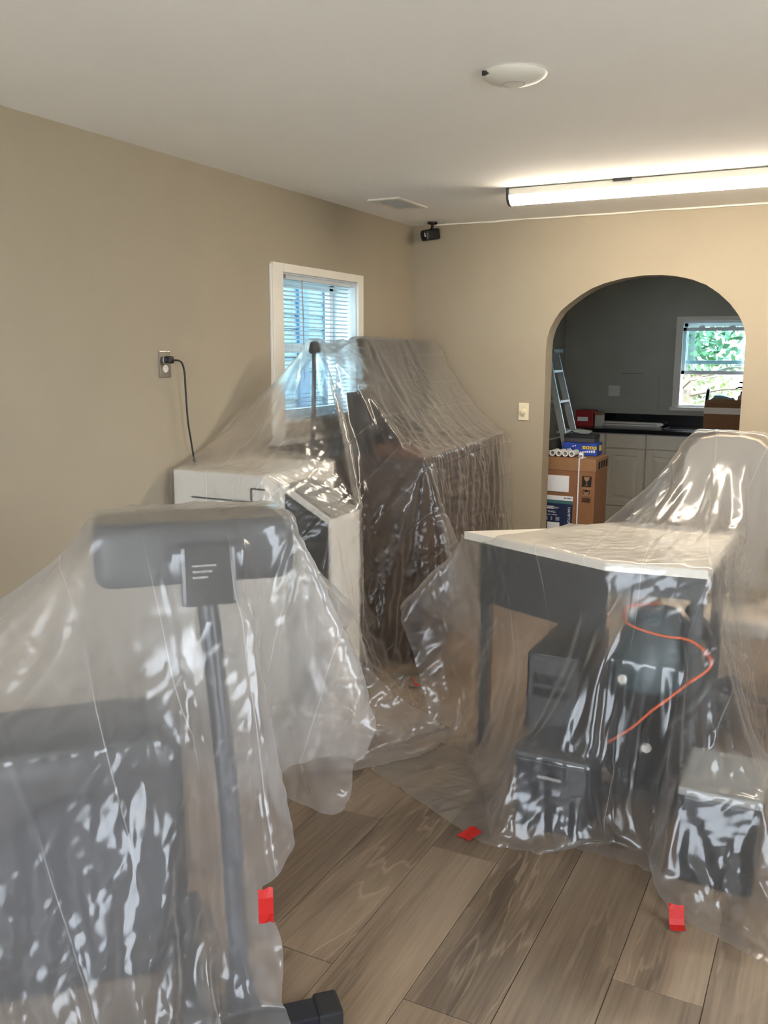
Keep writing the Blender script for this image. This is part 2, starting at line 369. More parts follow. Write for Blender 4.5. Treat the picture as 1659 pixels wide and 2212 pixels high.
# rear and right windows (behind the photographer) that let the daylight in
def plain_window(n, axis, t, u0, u1, za, zb, muntins):
    w = struct(thing(f'window_{n}', None, None)); mb = MB(); fw = .06
    segs = [(u0, u0 + fw, za, zb), (u1 - fw, u1, za, zb), (u0, u1, za, za + fw), (u0, u1, zb - fw, zb)]
    for k in range(1, muntins): q = u0 + (u1 - u0) * k / muntins; segs.append((q - .04, q + .04, za, zb))
    for (p, q, r, s_) in segs:
        if axis == 'x': mb.box((t, p, r), (t + .06, q, s_), .004)
        else: mb.box((p, t, r), (q, t + .06, s_), .004)
    f = mb.build('frame', 'trim', w)
    for k in range(muntins):
        p, q = u0 + (u1 - u0) * k / muntins + .03, u0 + (u1 - u0) * (k + 1) / muntins - .03
        (MB().box((t + .028, p, za + .03), (t + .032, q, zb - .03)) if axis == 'x' else MB().box((p, t + .028, za + .03), (q, t + .032, zb - .03))).build('pane', 'clear_glass', w)
plain_window(3, 'y', RY - .12, .7, 3.5, .35, 2.2, 3)
plain_window(4, 'x', RX + .06, -5.2, -3.6, .4, 2.2, 2)

# ---------------------------------------------------------------- outside
struct(MB().box((-40, -40, -.7), (40, 40, -.5)).build('ground_outside', mat('pale_bounce_ground', (205, 202, 192), .9, var=.12, scale=1.5)))  # ground tone made pale to bounce daylight up onto the ceiling
struct(MB().box((-3, 3.45, -.5), (9, 34, -.44)).build('lawn_outside', mat('dark_lawn', (66, 78, 42), .9, var=.35, scale=2.5)))
nh = thing('neighbour_house', 'pale blue-grey sided house wall seen through the blind', 'house', (-2.6, 2.2, -.5))  # wall set close and extra tall to block sky light from the left window
MB().box((-5, -5.5, 0), (0, .9, 8.6)).build('wall', mat('house_sheathing', (110, 124, 132), .8), nh)
sid = None
for k in range(56):
    if sid is None:
        sid = MB().prism([(0, 0), (.03, 0), (.008, .165), (0, .165)], -5.5, .9, 'y').build('siding_board', mat('pale_vinyl_siding', (92, 106, 114), .55, var=.02), nh).data
        o = [q for q in nh.children if q.name.startswith('siding_board')][0]
    else:
        o = bpy.data.objects.new('siding_board', sid); COL.objects.link(o); o.parent = nh
    o.location = (0, 0, .1 + k * .15)
MB().box((-.05, .9, 0), (.05, 1.02, 8.6), .005).build('corner_board', mat('blue_grey_corner_board', (58, 80, 106), .5), nh)
MB().box((.0, .35, 0), (.06, .55, 8.6), .01).build('downspout', mat('blue_grey_downspout', (58, 82, 112), .45), nh)
def leaf_cloud(name, m, parent, n, cen, rad, size, seed):
    r = np.random.default_rng(seed); V = []; Fc = []
    d = r.normal(size=(n, 3)); d /= np.linalg.norm(d, axis=1)[:, None]; q = d * (r.random(n) ** .4)[:, None] * np.array(rad) + np.array(cen)
    for i in range(n):
        a = r.normal(size=3); a /= np.linalg.norm(a); b_ = np.cross(a, r.normal(size=3)); b_ /= np.linalg.norm(b_); s = size * (.6 + .8 * r.random())
        k = len(V); V += [tuple(q[i] - a * s), tuple(q[i] + b_ * s * .5), tuple(q[i] + a * s), tuple(q[i] - b_ * s * .5)]; Fc.append((k, k + 1, k + 2, k + 3))
    me = bpy.data.meshes.new(name); me.from_pydata(V, [], Fc); me.materials.append(M[m]); o = bpy.data.objects.new(name, me); COL.objects.link(o); o.parent = parent
    o['kind'] = 'stuff'; return o
M['leaf'] = mat('spring_leaf', (92, 116, 56), .6, var=.25, scale=3)
M['leaf2'] = mat('pale_leaf', (108, 122, 84), .6, var=.2, scale=3)
def tree(label, x, y, h, seed, nb, leaves, lm, cat='tree', rad=1.0, ls=.05, zc=.6):
    r = random.Random(seed); t = thing('bare_tree' if cat == 'tree' else 'shrub', label, cat, (x, y, -.5))
    if cat == 'tree':
        mb = MB(); mb.tube([(0, 0, 0), (.03, 0, h * .5), (.0, .05, h)], [.09, .07, .02], 8); mb.build('trunk', 'bark', t, smooth=True)
        for k in range(nb):
            z = h * (.2 + .75 * r.random()); a = r.random() * 6.28; l = rad * (.7 + r.random()); p = [Vector((0, 0, z))]
            for q in range(4): a += r.uniform(-.5, .5); p.append(p[-1] + Vector((math.cos(a) * l / 4, math.sin(a) * l / 4, r.uniform(-.05, .3) * l / 3)))
            MB().tube(p, [.03, .024, .018, .012, .006], 5).build('branch', 'bark', t, smooth=True)
    leaf_cloud('leaves', lm, t, leaves, (0, 0, h * zc), (rad * 1.1, rad * 1.1, h * .45), ls, seed)
tree('slender bare-branched tree with sparse young leaves outside kitchen window', .6, 8.2, 4.6, 3, 26, 900, 'leaf', rad=1.5)
tree('taller forked tree with pale leaves beyond the kitchen window', -2.2, 13.5, 5.4, 5, 26, 900, 'leaf2', rad=1.7)
tree('broad leafy tree filling the view far beyond the kitchen window', -2.4, 18.6, 7.0, 21, 14, 4200, 'leaf2', rad=3.2, ls=.13, zc=.45)
tree('tall leafy tree at the far right beyond the kitchen window', 4.4, 24.5, 7.5, 22, 14, 3000, 'leaf', rad=3.0, ls=.13, zc=.5)
tree('low bright green shrub below the kitchen window sash', .75, 5.4, 1.4, 9, 0, 900, 'leaf', cat='shrub', rad=.4)
tree('low green shrub at the foot of the neighbour house', -2.3, 4.3, 1.6, 13, 0, 900, 'leaf', cat='shrub', rad=.6)

# ---------------------------------------------------------------- fixtures
M['diffuser'] = mat('lit_diffuser', (250, 246, 236), .4, emit=((1, .88, .72, 1), LAMP))
cl = thing('ceiling_light', 'long white tube light fixture glowing on the ceiling', 'light', (1.04, -1.02, ZC))
LL = 2.44
MB().box((.012, -.055, -.038), (LL - .012, .055, -.004), .003).build('housing', 'white', cl)
prof = [(-.055, -.036)] + [(-.052 * math.cos(math.pi * k / 12), -.036 - .045 * math.sin(math.pi * k / 12)) for k in range(13)] + [(.055, -.036)]
MB().prism(prof, .014, LL - .014, 'x').build('diffuser', 'diffuser', cl, smooth=True)
for xx in (0, LL - .014):
    tag(MB().prism([(-.058, -.002)] + [(-.056 * math.cos(math.pi * k / 12), -.036 - .049 * math.sin(math.pi * k / 12)) for k in range(13)] + [(.058, -.002)], xx, xx + .014, 'x').build('end_cap', 'dark', cl), 'dark grey end cap')
for xx in (.55, 1.9): MB().box((xx, -.064, -.012), (xx + .09, .064, 0), .002).build('mounting_clip', 'dark', cl)

ap = thing('wireless_access_point', 'round white domed disc mounted on the ceiling', 'access point', (1.71, -2.895, ZC))
MB().lathe([(0, 0), (.095, 0), (.1, -.005), (.097, -.010), (.085, -.0185), (.066, -.026), (.045, -.031), (.0335, -.0328), (.0325, -.031), (.0315, -.0333), (.02, -.0342), (0, -.0345)], 64).build('dome', 'white', ap, smooth=True)
tag(MB().box((-.012, -.012, -.008), (.012, .012, 0), .001, rz=.4).build('cable_notch', 'black', ap, loc=(-.066, -.068, -.006)), 'small black cable notch')
tag(MB().lathe([(.032, -.0325), (.0325, -.0338), (.033, -.0325)], 48).build('centre_ring', 'grey', ap), 'thin grey ring around the centre')

vt = thing('ceiling_vent', 'white rectangular air vent in the ceiling by the left wall', 'vent', (.335, -.91, ZC))
mb = MB()
for (p, q, r, s_) in ((-.10, .10, -.185, -.155), (-.10, .10, .155, .185), (-.10, -.07, -.155, .155), (.07, .10, -.155, .155)): mb.box((p, q - 0 if False else r, -.012), (q, s_, -.001), .002)
mb.build('frame', 'trim', vt)
MB().box((-.07, -.155, -.003), (.07, .155, -.001)).build('duct_opening', 'grey', vt)
for k in range(9):
    o = MB().box((-.07, -.007, -.0085), (.07, .007, -.0075), rx=.7).build('louver', 'trim', vt, loc=(0, -.14 + k * .035, -.001))

sc_ = thing('security_camera', 'small black bullet security camera in the ceiling corner', 'camera', (.195, -.12, ZC), rz=-.45)
MB().lathe([(0, 0), (.033, 0), (.033, -.008), (.028, -.014), (.010, -.016), (0, -.016)], 24).build('mount', 'black', sc_, smooth=True)
MB().tube([(0, 0, -.014), (0, 0, -.03), (0, -.008, -.045)], .010, 10).build('arm', 'black', sc_, smooth=True)
body = MB().box((-.034, -.075, -.116), (.034, .045, -.045), .016, rx=.18, seg=3).build('body', 'black', sc_, smooth=True)
tag(MB().box((-.022, -.083, -.106), (.022, -.070, -.068), .006, rx=.18).build('lens_window', 'screen', body), 'glossy lens window')

ot = thing('wall_outlet', 'steel duplex outlet plate on the left wall with black plug', 'outlet', (0, -2.554, 1.546))
MB().box((.0005, -.036, -.058), (.006, .036, .058), .004).build('plate', 'steel', ot)
def recept(z): return MB().lathe([(0, .0075), (.0165, .0075), (.017, .006), (.017, .004)], 24).build('receptacle', 'white', ot, smooth=True), z
for zz in (-.0195, .0195):
    o, _ = recept(zz); o.rotation_euler = (0, H, 0); o.location = (.0005, 0, zz)
    for yy in (-.006, .006): MB().box((.0078, yy - .001, zz + .001), (.0084, yy + .001, zz + .009)).build('slot', 'ink', o if False else ot)
MB().lathe([(0, .007), (.003, .007), (.0035, .005)], 12).build('screw', 'steel', ot).rotation_euler = (0, H, 0)
pc = thing('power_cord', 'black power cord plugged in the wall and hanging to the copier', 'cord', (0, -2.554, 1.546))
MB().box((.0086, -.016, .004), (.045, .016, .036), .008, seg=3).build('plug', 'black', pc, smooth=True)
path = [(.04, .004, .018), (.052, .035, .016), (.055, .055, .002), (.055, .068, -.04), (.052, .075, -.12), (.05, .085, -.25), (.05, .105, -.36), (.05, .125, -.48), (.045, .14, -.62), (.04, .14, -.9), (.04, .14, -1.2), (.04, .15, -1.53)]
def smooth_path(p, n=6):
    p = [Vector(q) for q in p]; out = []
    for i in range(len(p) - 1):
        a, b_, c_, d_ = p[max(i - 1, 0)], p[i], p[i + 1], p[min(i + 2, len(p) - 1)]
        for k in range(n):
            t = k / n; out.append(.5 * ((2 * b_) + (c_ - a) * t + (2 * a - 5 * b_ + 4 * c_ - d_) * t * t + (3 * b_ - a - 3 * c_ + d_) * t ** 3))
    return out + [p[-1]]
MB().tube(smooth_path(path), .0042, 8).build('cable', 'black', pc, smooth=True)

dm = thing('dimmer_switch', 'ivory rotary dimmer switch on the wall beside the arch', 'switch', (.816, 0, 1.22))
MB().box((-.035, -.006, -.057), (.035, -.0005, .057), .004).build('plate', 'ivory', dm)
k_ = MB().lathe([(0, .026), (.009, .026), (.011, .022), (.013, .024), (.017, .023), (.0185, .006), (0, .006)], 28).build('knob', 'ivory', dm, smooth=True); k_.rotation_euler = (H, 0, 0)
for zz in (-.03, .03):
    s = MB().lathe([(0, .0075), (.0025, .0075), (.003, .005)], 10).build('screw', 'grey', dm); s.rotation_euler = (H, 0, 0); s.location = (0, 0, zz)
# ================================================================ kitchen beyond the arch
CF = 2.60                                     # cabinet fronts
ct = thing('countertop', 'black granite kitchen countertop with a low backsplash', 'countertop', (0, 0, 0))
MB().box((.40, CF - .03, .878), (3.35, YK - .002, .916), .004).build('slab', 'granite', ct)
MB().box((.48, YK - .022, .9165), (3.35, YK - .002, 1.02), .002).build('backsplash', 'granite', ct)
# an undermount sink right of the white board
mb = MB(); mb.box((1.24, 2.72, .9165), (1.93, 2.735, .921), .002); mb.box((1.24, 3.05, .9165), (1.93, 3.065, .921), .002); mb.box((1.24, 2.735, .9165), (1.255, 3.05, .921), .002); mb.box((1.915, 2.735, .9165), (1.93, 3.05, .921), .002)
tag(mb.build('sink_rim', 'black', ct), 'black sink rim')
def base_cabinet(x0, x1, label, knob=True):
    c = thing('base_cabinet', label, 'cabinet', (x0, CF, 0), group='white kitchen base cabinets'); w = x1 - x0
    MB().box((.002, .02, .10), (w - .002, .58, .876)).build('carcass', 'kcab', c)
    MB().box((.002, .01, 0), (w - .002, .58, .10)).build('toe_kick', 'kcab', c)
    d = MB().box((.008, 0, .742), (w - .008, .02, .868), .004).build('drawer_front', 'kcab', c)
    fr = MB()
    z0, z1, a, b = .205, .732, .008, w - .008
    fr.box((a, 0, z0), (a + .06, .02, z1), .003); fr.box((b - .06, 0, z0), (b, .02, z1), .003); fr.box((a + .06, 0, z0), (b - .06, .02, z0 + .06), .003); fr.box((a + .06, 0, z1 - .06), (b - .06, .02, z1), .003)
    dr = fr.build('door', 'kcab', c)
    # raised centre panel with bevelled field
    t = MB(); t.box((a + .06, .012, z0 + .06), (b - .06, .02, z1 - .06))
    bm2 = t.bm; o_ = [(a + .066, z0 + .066), (b - .066, z0 + .066), (b - .066, z1 - .066), (a + .066, z1 - .066)]; i_ = [(a + .1, z0 + .1), (b - .1, z0 + .1), (b - .1, z1 - .1), (a + .1, z1 - .1)]
    vo = [bm2.verts.new((p[0], .012, p[1])) for p in o_]; vi = [bm2.verts.new((p[0], .003, p[1])) for p in i_]
    for k in range(4): bm2.faces.new((vo[k], vo[(k + 1) % 4], vi[(k + 1) % 4], vi[k]))
    bm2.faces.new(vi); t.build('raised_panel', 'kcab', dr)
    MB().box((.002, .004, .10), (w - .002, .02, .205 - .006), .003).build('bottom_rail', 'kcab', c)
base_cabinet(.75, 1.118, 'white raised-panel base cabinet next to the brown cabinet carton')
base_cabinet(1.118, 1.50, 'white raised-panel base cabinet half hidden behind the plastic-covered chair')
base_cabinet(1.50, 1.95, 'white raised-panel sink base cabinet under the counter carton')
base_cabinet(.42, .75, 'white base cabinet at the counter end behind the tall brown carton')
wb = thing('folding_board', 'long white board lying flat against the black backsplash', 'board', (.53, 3.0, .9165), rz=.03)
MB().prism([(0, .004), (.02, 0), (.63, 0), (.655, .012), (.63, .03), (.03, .034), (.004, .022)], 0, .13, 'y').build('board_body', 'white', wb)
MB().box((.03, -.0015, .012), (.60, .002, .020), .001).build('edge_groove', 'grey', wb)
fc = thing('faucet', 'tall black gooseneck kitchen faucet beside the carton', 'faucet', (1.555, 3.09, .9165))
MB().lathe([(0, 0), (.026, 0), (.026, .012), (.016, .02), (0, .02)], 20).build('base', 'blackmetal', fc, smooth=True)
MB().tube(smooth_path([(0, 0, .01), (.002, 0, .18), (.012, -.01, .30), (.02, -.05, .352), (.022, -.1, .345), (.02, -.13, .29), (.018, -.135, .24)]), .016, 12).build('spout', 'blackmetal', fc, smooth=True)
MB().tube([(.01, 0, .06), (.06, -.01, .075)], .007, 8).build('lever', 'blackmetal', fc, smooth=True)
cb = thing('counter_carton', 'brown taped carton standing open on the kitchen counter', 'box', (1.595, 2.66, .9165))
MB().box((0, 0, 0), (.305, .26, .255), .002).build('carton_body', 'card', cb)
MB().box((-.001, -.003, .160), (.306, -.0005, .215)).build('packing_tape', 'tape', cb)
MB().prism([(0, 0), (.305, .0), (.30, .03), (.16, .036), (.02, .028)], -.004, 0, 'y').build('front_flap', 'card2', cb, loc=(0, 0, .255))
MB().prism([(0, 0), (.26, 0), (.24, .04), (.03, .035)], .302, .306, 'x').build('side_flap', 'card', cb, loc=(0, 0, .255))
MB().box((.3055, -.001, .0), (.308, .18, .25)).build('red_panel', 'redbox', cb)
# crumpled grey bag and a bottle sticking out of the carton
def lump(name, label, cat, m, loc, rad, seed, amp=.28, sub=3):
    t = bmesh.new(); bmesh.ops.create_icosphere(t, subdivisions=sub, radius=1); r = random.Random(seed)
    ph = [Vector((r.uniform(-3, 3), r.uniform(-3, 3), r.uniform(-3, 3))) for _ in range(5)]
    for v in t.verts:
        s = 1 + amp * sum(math.sin(v.co.dot(p) * 1.7 + i) for i, p in enumerate(ph)) / 3 * .6
        v.co = Vector((v.co.x * s * rad[0], v.co.y * s * rad[1], max(v.co.z * s, -.5) * rad[2]))
    mn = min(v.co.z for v in t.verts)
    for v in t.verts: v.co.z -= mn
    o = MB(); o.join(t); o = o.build(name, m, smooth=True, loc=loc); return tag(o, label, cat)
lump('carrier_bag', 'crumpled grey bag bulging out of the counter carton', 'bag', mat('grey_green_film', (150, 158, 150), .3), (1.72, 2.79, 1.172), (.105, .10, .045), 4)
bt = thing('pump_bottle', 'pale pink bottle with a black spout on the counter carton', 'bottle', (1.885, 2.80, 1.172))
MB().lathe([(0, 0), (.035, 0), (.037, .01), (.037, .05), (.02, .075), (.014, .08), (0, .08)], 24).build('bottle_body', mat('pink_plastic', (220, 178, 160), .35), bt, smooth=True)
MB().lathe([(0, .08), (.016, .08), (.016, .10), (.006, .104), (.006, .14), (0, .14)], 18).build('pump_cap', 'black', bt, smooth=True)
MB().tube([(0, 0, .135), (-.03, -.01, .136), (-.055, -.02, .122)], [.008, .007, .004], 8).build('spout', 'black', bt, smooth=True)
MB().tube([(.0, 0, .175), (-.03, -.01, .182)], [.01, .006], 8).build('nozzle', 'black', bt, smooth=True); MB().tube([(0, 0, .138), (0, 0, .178)], .004, 8).build('pump_stem', 'black', bt)

sp = thing('double_switch_plate', 'white double switch plate on the dark kitchen wall', 'switch', (.674, YK, 1.238))
MB().box((-.055, -.006, -.05), (.055, -.0005, .05), .004).build('plate', 'white', sp)
MB().box((-.036, -.0085, -.026), (-.014, -.006, .026), .001).build('toggle_switch', 'white', sp); MB().box((.014, -.0085, -.026), (.036, -.006, .026), .001).build('outlet_face', 'white', sp)
for xx in (-.028, -.022, .022, .028): MB().box((xx - .001, -.0092, .004), (xx + .001, -.0084, .014)).build('slot', 'ink', sp)
MB().box((.74, YK - .0015, 1.405), (.95, YK - .0003, 1.412)).build('plaster_scar', mat('plaster_scar', (140, 124, 112), .9, var=.3, scale=30), wkb)
cr_ = MB(); q = [(1.085, YK - .0006, z) for z in ()]
cr_.tube([(1.10 + .006 * math.sin(k * 2.1), YK - .001, 1.40 - k * .02) for k in range(18)], .0012, 4)
cr_.build('plaster_crack', mat('plaster_crack', (84, 80, 72), .9), wkb)

# A-frame step ladder by the kitchen's left wall
ld = thing('step_ladder', 'grey aluminium step ladder standing by the kitchen side wall', 'ladder', (0, 1.78, 0))
def flat_rail(A_, B_, w, th):
    t = MB(); A_, B_ = Vector(A_), Vector(B_); d_ = (B_ - A_).normalized(); n_ = Vector((d_.z, 0, -d_.x))
    v_ = [t.bm.verts.new(p + n_ * sx * w + Vector((0, sy * th, 0))) for p in (A_, B_) for sx, sy in ((-1, -1), (1, -1), (1, 1), (-1, 1))]
    for f_ in ((0, 1, 2, 3), (7, 6, 5, 4), (0, 4, 5, 1), (1, 5, 6, 2), (2, 6, 7, 3), (3, 7, 4, 0)): t.bm.faces.new([v_[i] for i in f_])
    return t
for sy in (-1, 1):
    flat_rail((.87, sy * .20, 0), (.45, sy * .13, 1.62), .026, .010).build('front_rail', 'alu', ld)
    flat_rail((.24, sy * .18, 0), (.43, sy * .12, 1.60), .016, .010).build('rear_rail', 'alu', ld)
    MB().tube([(.63, sy * .15, .92), (.45, sy * .15, .86), (.34, sy * .145, .90)], .008, 6).build('spreader', 'alu', ld)
for k in range(6):
    z_ = .2 + k * .25; x_ = .87 - .42 * z_ / 1.62; w_ = .19 - .07 * z_ / 1.62
    MB().box((x_ - .055, -w_, z_ - .012), (x_ + .03, w_, z_ + .010), .003).build('step', 'alu', ld)
MB().box((.36, -.14, 1.60), (.52, .14, 1.635), .006).build('top_cap', 'grey', ld)

# tall brown carton of a wall cabinet
tb = thing('cabinet_carton', 'tall brown carton with navy cabinet label behind the arch', 'box', (.70, .42, 0), rz=-.02)
BW, BD, BH = .507, .325, .878
MB().box((0, 0, 0), (BW, BD, BH), .003).build('carton_body', 'card', tb)
MB().box((-.003, -.003, BH - .085), (BW + .003, BD + .003, BH + .003), .003).build('carton_lid', 'card2', tb)
MB().box((.388, -.0065, 0), (.396, -.0035, BH + .004)).build('strap', 'label', tb)
MB().box((.388, -.0065, BH + .003), (.41, .10, BH + .006)).build('strap_fold', 'label', tb)
MB().box((.12, -.0042, .64), (.325, -.0005, .755), .0015).build('blank_label', 'label', tb)
lb = MB().box((.09, -.0042, .05), (.358, -.0005, .612), .0015).build('cabinet_label', 'navy', tb)
RF = (H, 0, 0)
MB().box((.09, -.0046, .58), (.358, -.004, .612)).build('label_header', 'label', lb)
MB().box((.09, -.0046, .556), (.358, -.004, .58)).build('teal_band', 'teal', lb)
for k in range(6): MB().box((.296 + k * .009, -.0049, .591), (.301 + k * .009, -.0045, .603)).build('number_print', 'ink', lb)
MB().box((.128, -.0046, .515), (.222, -.004, .535)).build('logo_panel', 'label', lb)
text_mesh('print_brand', 'HAMPTON', .0185, 'navy', lb, (.131, -.0049, .5185), RF)
text_mesh('print_brand_second', 'BAY', .0185, 'label', lb, (.226, -.0049, .5185), RF)
text_mesh('print_title', '36 in WALL', .023, 'label', lb, (.127, -.0049, .487), RF)
text_mesh('print_subtitle', 'RAISED PANEL CABINET', .0115, 'label', lb, (.127, -.0049, .469), RF)
for k in range(4):
    for q in range(4): MB().box((.13 + k * .036, -.0047, .455 - q * .007), (.13 + k * .036 + (.024, .016, .012, .028)[k], -.004, .4575 - q * .007)).build('fine_print', 'label', lb)
text_mesh('print_side_brand', 'HAMPTON BAY', .026, 'label', lb, (.325, -.0049, .535), (H, H, 0))
MB().box((.178, -.0046, .30), (.268, -.004, .42)).build('cabinet_picture', 'label', lb)
MB().box((.13, -.0046, .385), (.165, -.004, .425)).build('swatch', mat('brown_swatch', (110, 66, 50), .6), lb)
MB().box((.13, -.0046, .335), (.165, -.004, .37)).build('swatch', 'label', lb)
# handling marks on the carton: fragile glass, hands, recycling ring
fg = MB().box((.418, -.0042, .69), (.482, -.0005, .762)).build('fragile_mark', 'ink', tb)
MB().prism([(.430, .757), (.470, .757), (.466, .738), (.456, .728), (.452, .726), (.452, .703), (.464, .698), (.436, .698), (.448, .703), (.448, .726), (.444, .728), (.434, .738)], -.0048, -.004, 'y').build('glass_symbol', 'card2', fg)
hd = MB().box((.418, -.0040, .62), (.482, -.0005, .684)).build('handling_mark', 'card2', tb)
MB().box((.437, -.0048, .652), (.463, -.0038, .668)).build('parcel_symbol', 'ink', hd)
for s in (-1, 1): MB().tube([(.45 + s * .014, -.0042, .632), (.45 + s * .024, -.0042, .645), (.45 + s * .021, -.0042, .664), (.45 + s * .016, -.0042, .67)], .0028, 6).build('hand_symbol', 'ink', hd)
for q in range(3): MB().box((.42, -.0042, .604 - q * .011), (.48, -.0005, .608 - q * .011)).build('fine_print', 'ink', tb)
MB().lathe([(.012, .0005), (.028, .0005), (.028, .0042), (.012, .0042), (.012, .0005)], 28).build('recycling_ring', 'ink', tb, loc=(.448, 0, .345)).rotation_euler = (H, 0, 0)
for q in range(4): MB().box((BW - .0005, .06 + q * .065, BH - .07), (BW + .0042, .10 + q * .065, BH - .02)).build('side_print', 'ink', tb)
# things stacked on the carton
bb = thing('blue_carton', 'blue printed carton with yellow blocks on the tall carton', 'box', (.915, .60, BH + .0065), rz=-.03)
MB().box((0, 0, 0), (.25, .14, .088), .002).build('carton_body', 'bluebox', bb)
for k in range(4): MB().box((.148 + k * .026, -.0014, .045), (.169 + k * .026, -.0002, .066)).build('yellow_print', 'yellow', bb)
for k in range(4): MB().box((.155 + k * .026, -.0019, .050), (.162 + k * .026, -.0013, .061)).build('dark_print', 'ink', bb)
for k in range(7): MB().box((.13 + k * .016, -.0013, .020), (.141 + k * .016, -.0003, .026 + .0024 * k)).build('white_print', 'label', bb)
for k in range(6): MB().lathe([(0, .0008), (.005, .0008), (.005, 0)], 10).build('white_dot_print', 'label', bb, loc=(.02 + (k * 37 % 90) / 1000, 0, .02 + (k * 23 % 50) / 1000)).rotation_euler = (H, 0, 0)
MB().box((.2502, .06, .03), (.2512, .12, .07)).build('yellow_print', 'yellow', bb)
gb = thing('dark_carton', 'dark grey carton on top of the blue carton', 'box', (.925, .605, BH + .0955), rz=-.02)
MB().box((0, 0, 0), (.22, .13, .04), .003).build('carton_body', 'dark', gb); MB().box((-.002, -.002, .03), (.222, .132, .058), .003).build('carton_lid', 'black', gb)
lump('plastic_bag', 'crumpled clear bag on the dark grey carton', 'bag', mat('clear_bag_film', (120, 126, 124), .15), (1.02, .67, BH + .0955 + .0585), (.075, .05, .022), 8, amp=.5)
for k in range(4):
    r_ = thing('paper_tube', 'white paper roll lying end-on on the tall carton', 'paper roll', (.886 + k * .046, .45, BH + .028), group='white paper rolls on the tall carton')
    t = MB().lathe([(.0135, 0), (.021, 0), (.021, .13), (.0135, .13), (.0135, 0)], 24).build('roll_wall', 'paper', r_, smooth=True); t.rotation_euler = (-H, 0, 0)
    t = MB().lathe([(0, .0), (.0135, 0), (.0135, .12), (0, .12)], 24).build('roll_core', 'grey', r_, loc=(0, .012, 0)); t.rotation_euler = (-H, 0, 0)
pt = thing('price_tag_block', 'small white tag block with dark print beside the paper rolls', 'tag', (1.072, .46, BH + .0065))
MB().box((0, 0, 0), (.03, .03, .032), .002).build('block', 'label', pt); MB().box((.005, -.0012, .006), (.025, -.0002, .014)).build('dark_print', 'ink', pt)
rb = thing('red_carton', 'dark red carton at the end of the kitchen counter', 'box', (.43, 2.72, .9165))
MB().box((0, 0, 0), (.16, .2, .15), .003).build('carton_body', 'redbox', rb)
MB().box((.02, -.0015, .05), (.12, -.0003, .09)).build('white_print', 'label', rb)
bx2 = thing('white_carton', 'narrow white carton beside the dark red carton on counter', 'box', (.60, 2.78, .9165))
MB().box((0, 0, 0), (.06, .14, .125), .003).build('carton_body', mat('white_carton_card', (190, 186, 178), .7), bx2); MB().box((-.002, -.002, .105), (.062, .142, .13), .003).build('carton_lid', 'card', bx2)
tlt = thing('parts_tray', 'white tilted panel leaning under the carton stack by the ladder', 'panel', (.79, .60, BH + .0065))
MB().box((-.05, 0, 0), (.09, .12, .012), .003).build('panel_body', 'white', tlt); MB().box((-.05, -.004, 0), (.09, .0, .02), .002).build('panel_lip', 'alu', tlt)
# ================================================================ covered furniture
# exercise machine under the front sheet
EX = (1.33, -4.0); EXR = math.pi / 4
em = thing('exercise_machine', 'black exercise machine with console and steel base under plastic sheet', 'exercise machine', (EX[0], EX[1], 0), rz=EXR)
for yy, xe in ((-.29, .255), (.22, -.02)):
    MB().box((-1.15, yy - .035, .006), (xe, yy + .035, .062), .006).build('base_rail', 'blackmetal', em)
    for xx in (-1.16, xe - .045): tag(MB().box((xx, yy - .04, 0), (xx + .06, yy + .04, .068), .008).build('rubber_foot', 'rubber', em), 'black rubber end foot')
for xx in (-.09, -.92): MB().box((xx, -.255, .012), (xx + .055, .185, .056), .004).build('cross_bar', 'blackmetal', em)
MB().box((.02, -.255, .012), (.09, -.09, .05), .004).build('mast_bracket', 'blackmetal', em)
MB().tube([(.057, -.12, .03), (.05, -.07, .5), (.02, .06, 1.06)], .026, 16).build('mast', 'blackmetal', em, smooth=True)
cs = MB().box((-.24, .0, 1.04), (.24, .27, 1.19), .045, seg=4).build('console', 'dark', em, smooth=True)
MB().box((-.045, -.05, 1.0), (.085, .01, 1.15), .01, rx=-.12).build('display', 'screen', cs)
for k in range(3): MB().box((-.02, -.066, 1.075 + k * .014), (.015 + .01 * k, -.0615, 1.080 + k * .014), rx=-.12).build('display_print', 'grey', cs)
MB().box((-.56, -.15, .10), (-.06, .15, .74), .09, seg=4).build('flywheel_housing', 'black', em, smooth=True)
MB().lathe([(0, -.02), (.19, -.02), (.20, 0), (.19, .02), (0, .02)], 40).build('housing_disc', 'blackmetal', em, smooth=True, loc=(-.3, -.17, .42)).rotation_euler = (H, 0, 0)
for s, a in ((1, 3.74),):
    p = Vector((-.3 + .15 * math.cos(a), s * .21, .42 + .15 * math.sin(a)))
    ca = MB().tube([(-.3, s * .2, .42), tuple(p)], .012, 8).build('crank', 'blackmetal', em)
    MB().box((p.x - .05, p.y - .04 if s < 0 else p.y - .01, p.z - .012), (p.x + .05, p.y + .01 if s < 0 else p.y + .04, p.z + .012), .005).build('pedal', 'rubber', ca)
MB().tube([(-.62, 0, .06), (-.82, 0, .82)], .028, 12).build('seat_post', 'blackmetal', em, smooth=True)
MB().box((-.98, -.13, .82), (-.66, .13, .90), .035, seg=3).build('seat', 'rubber', em, smooth=True)

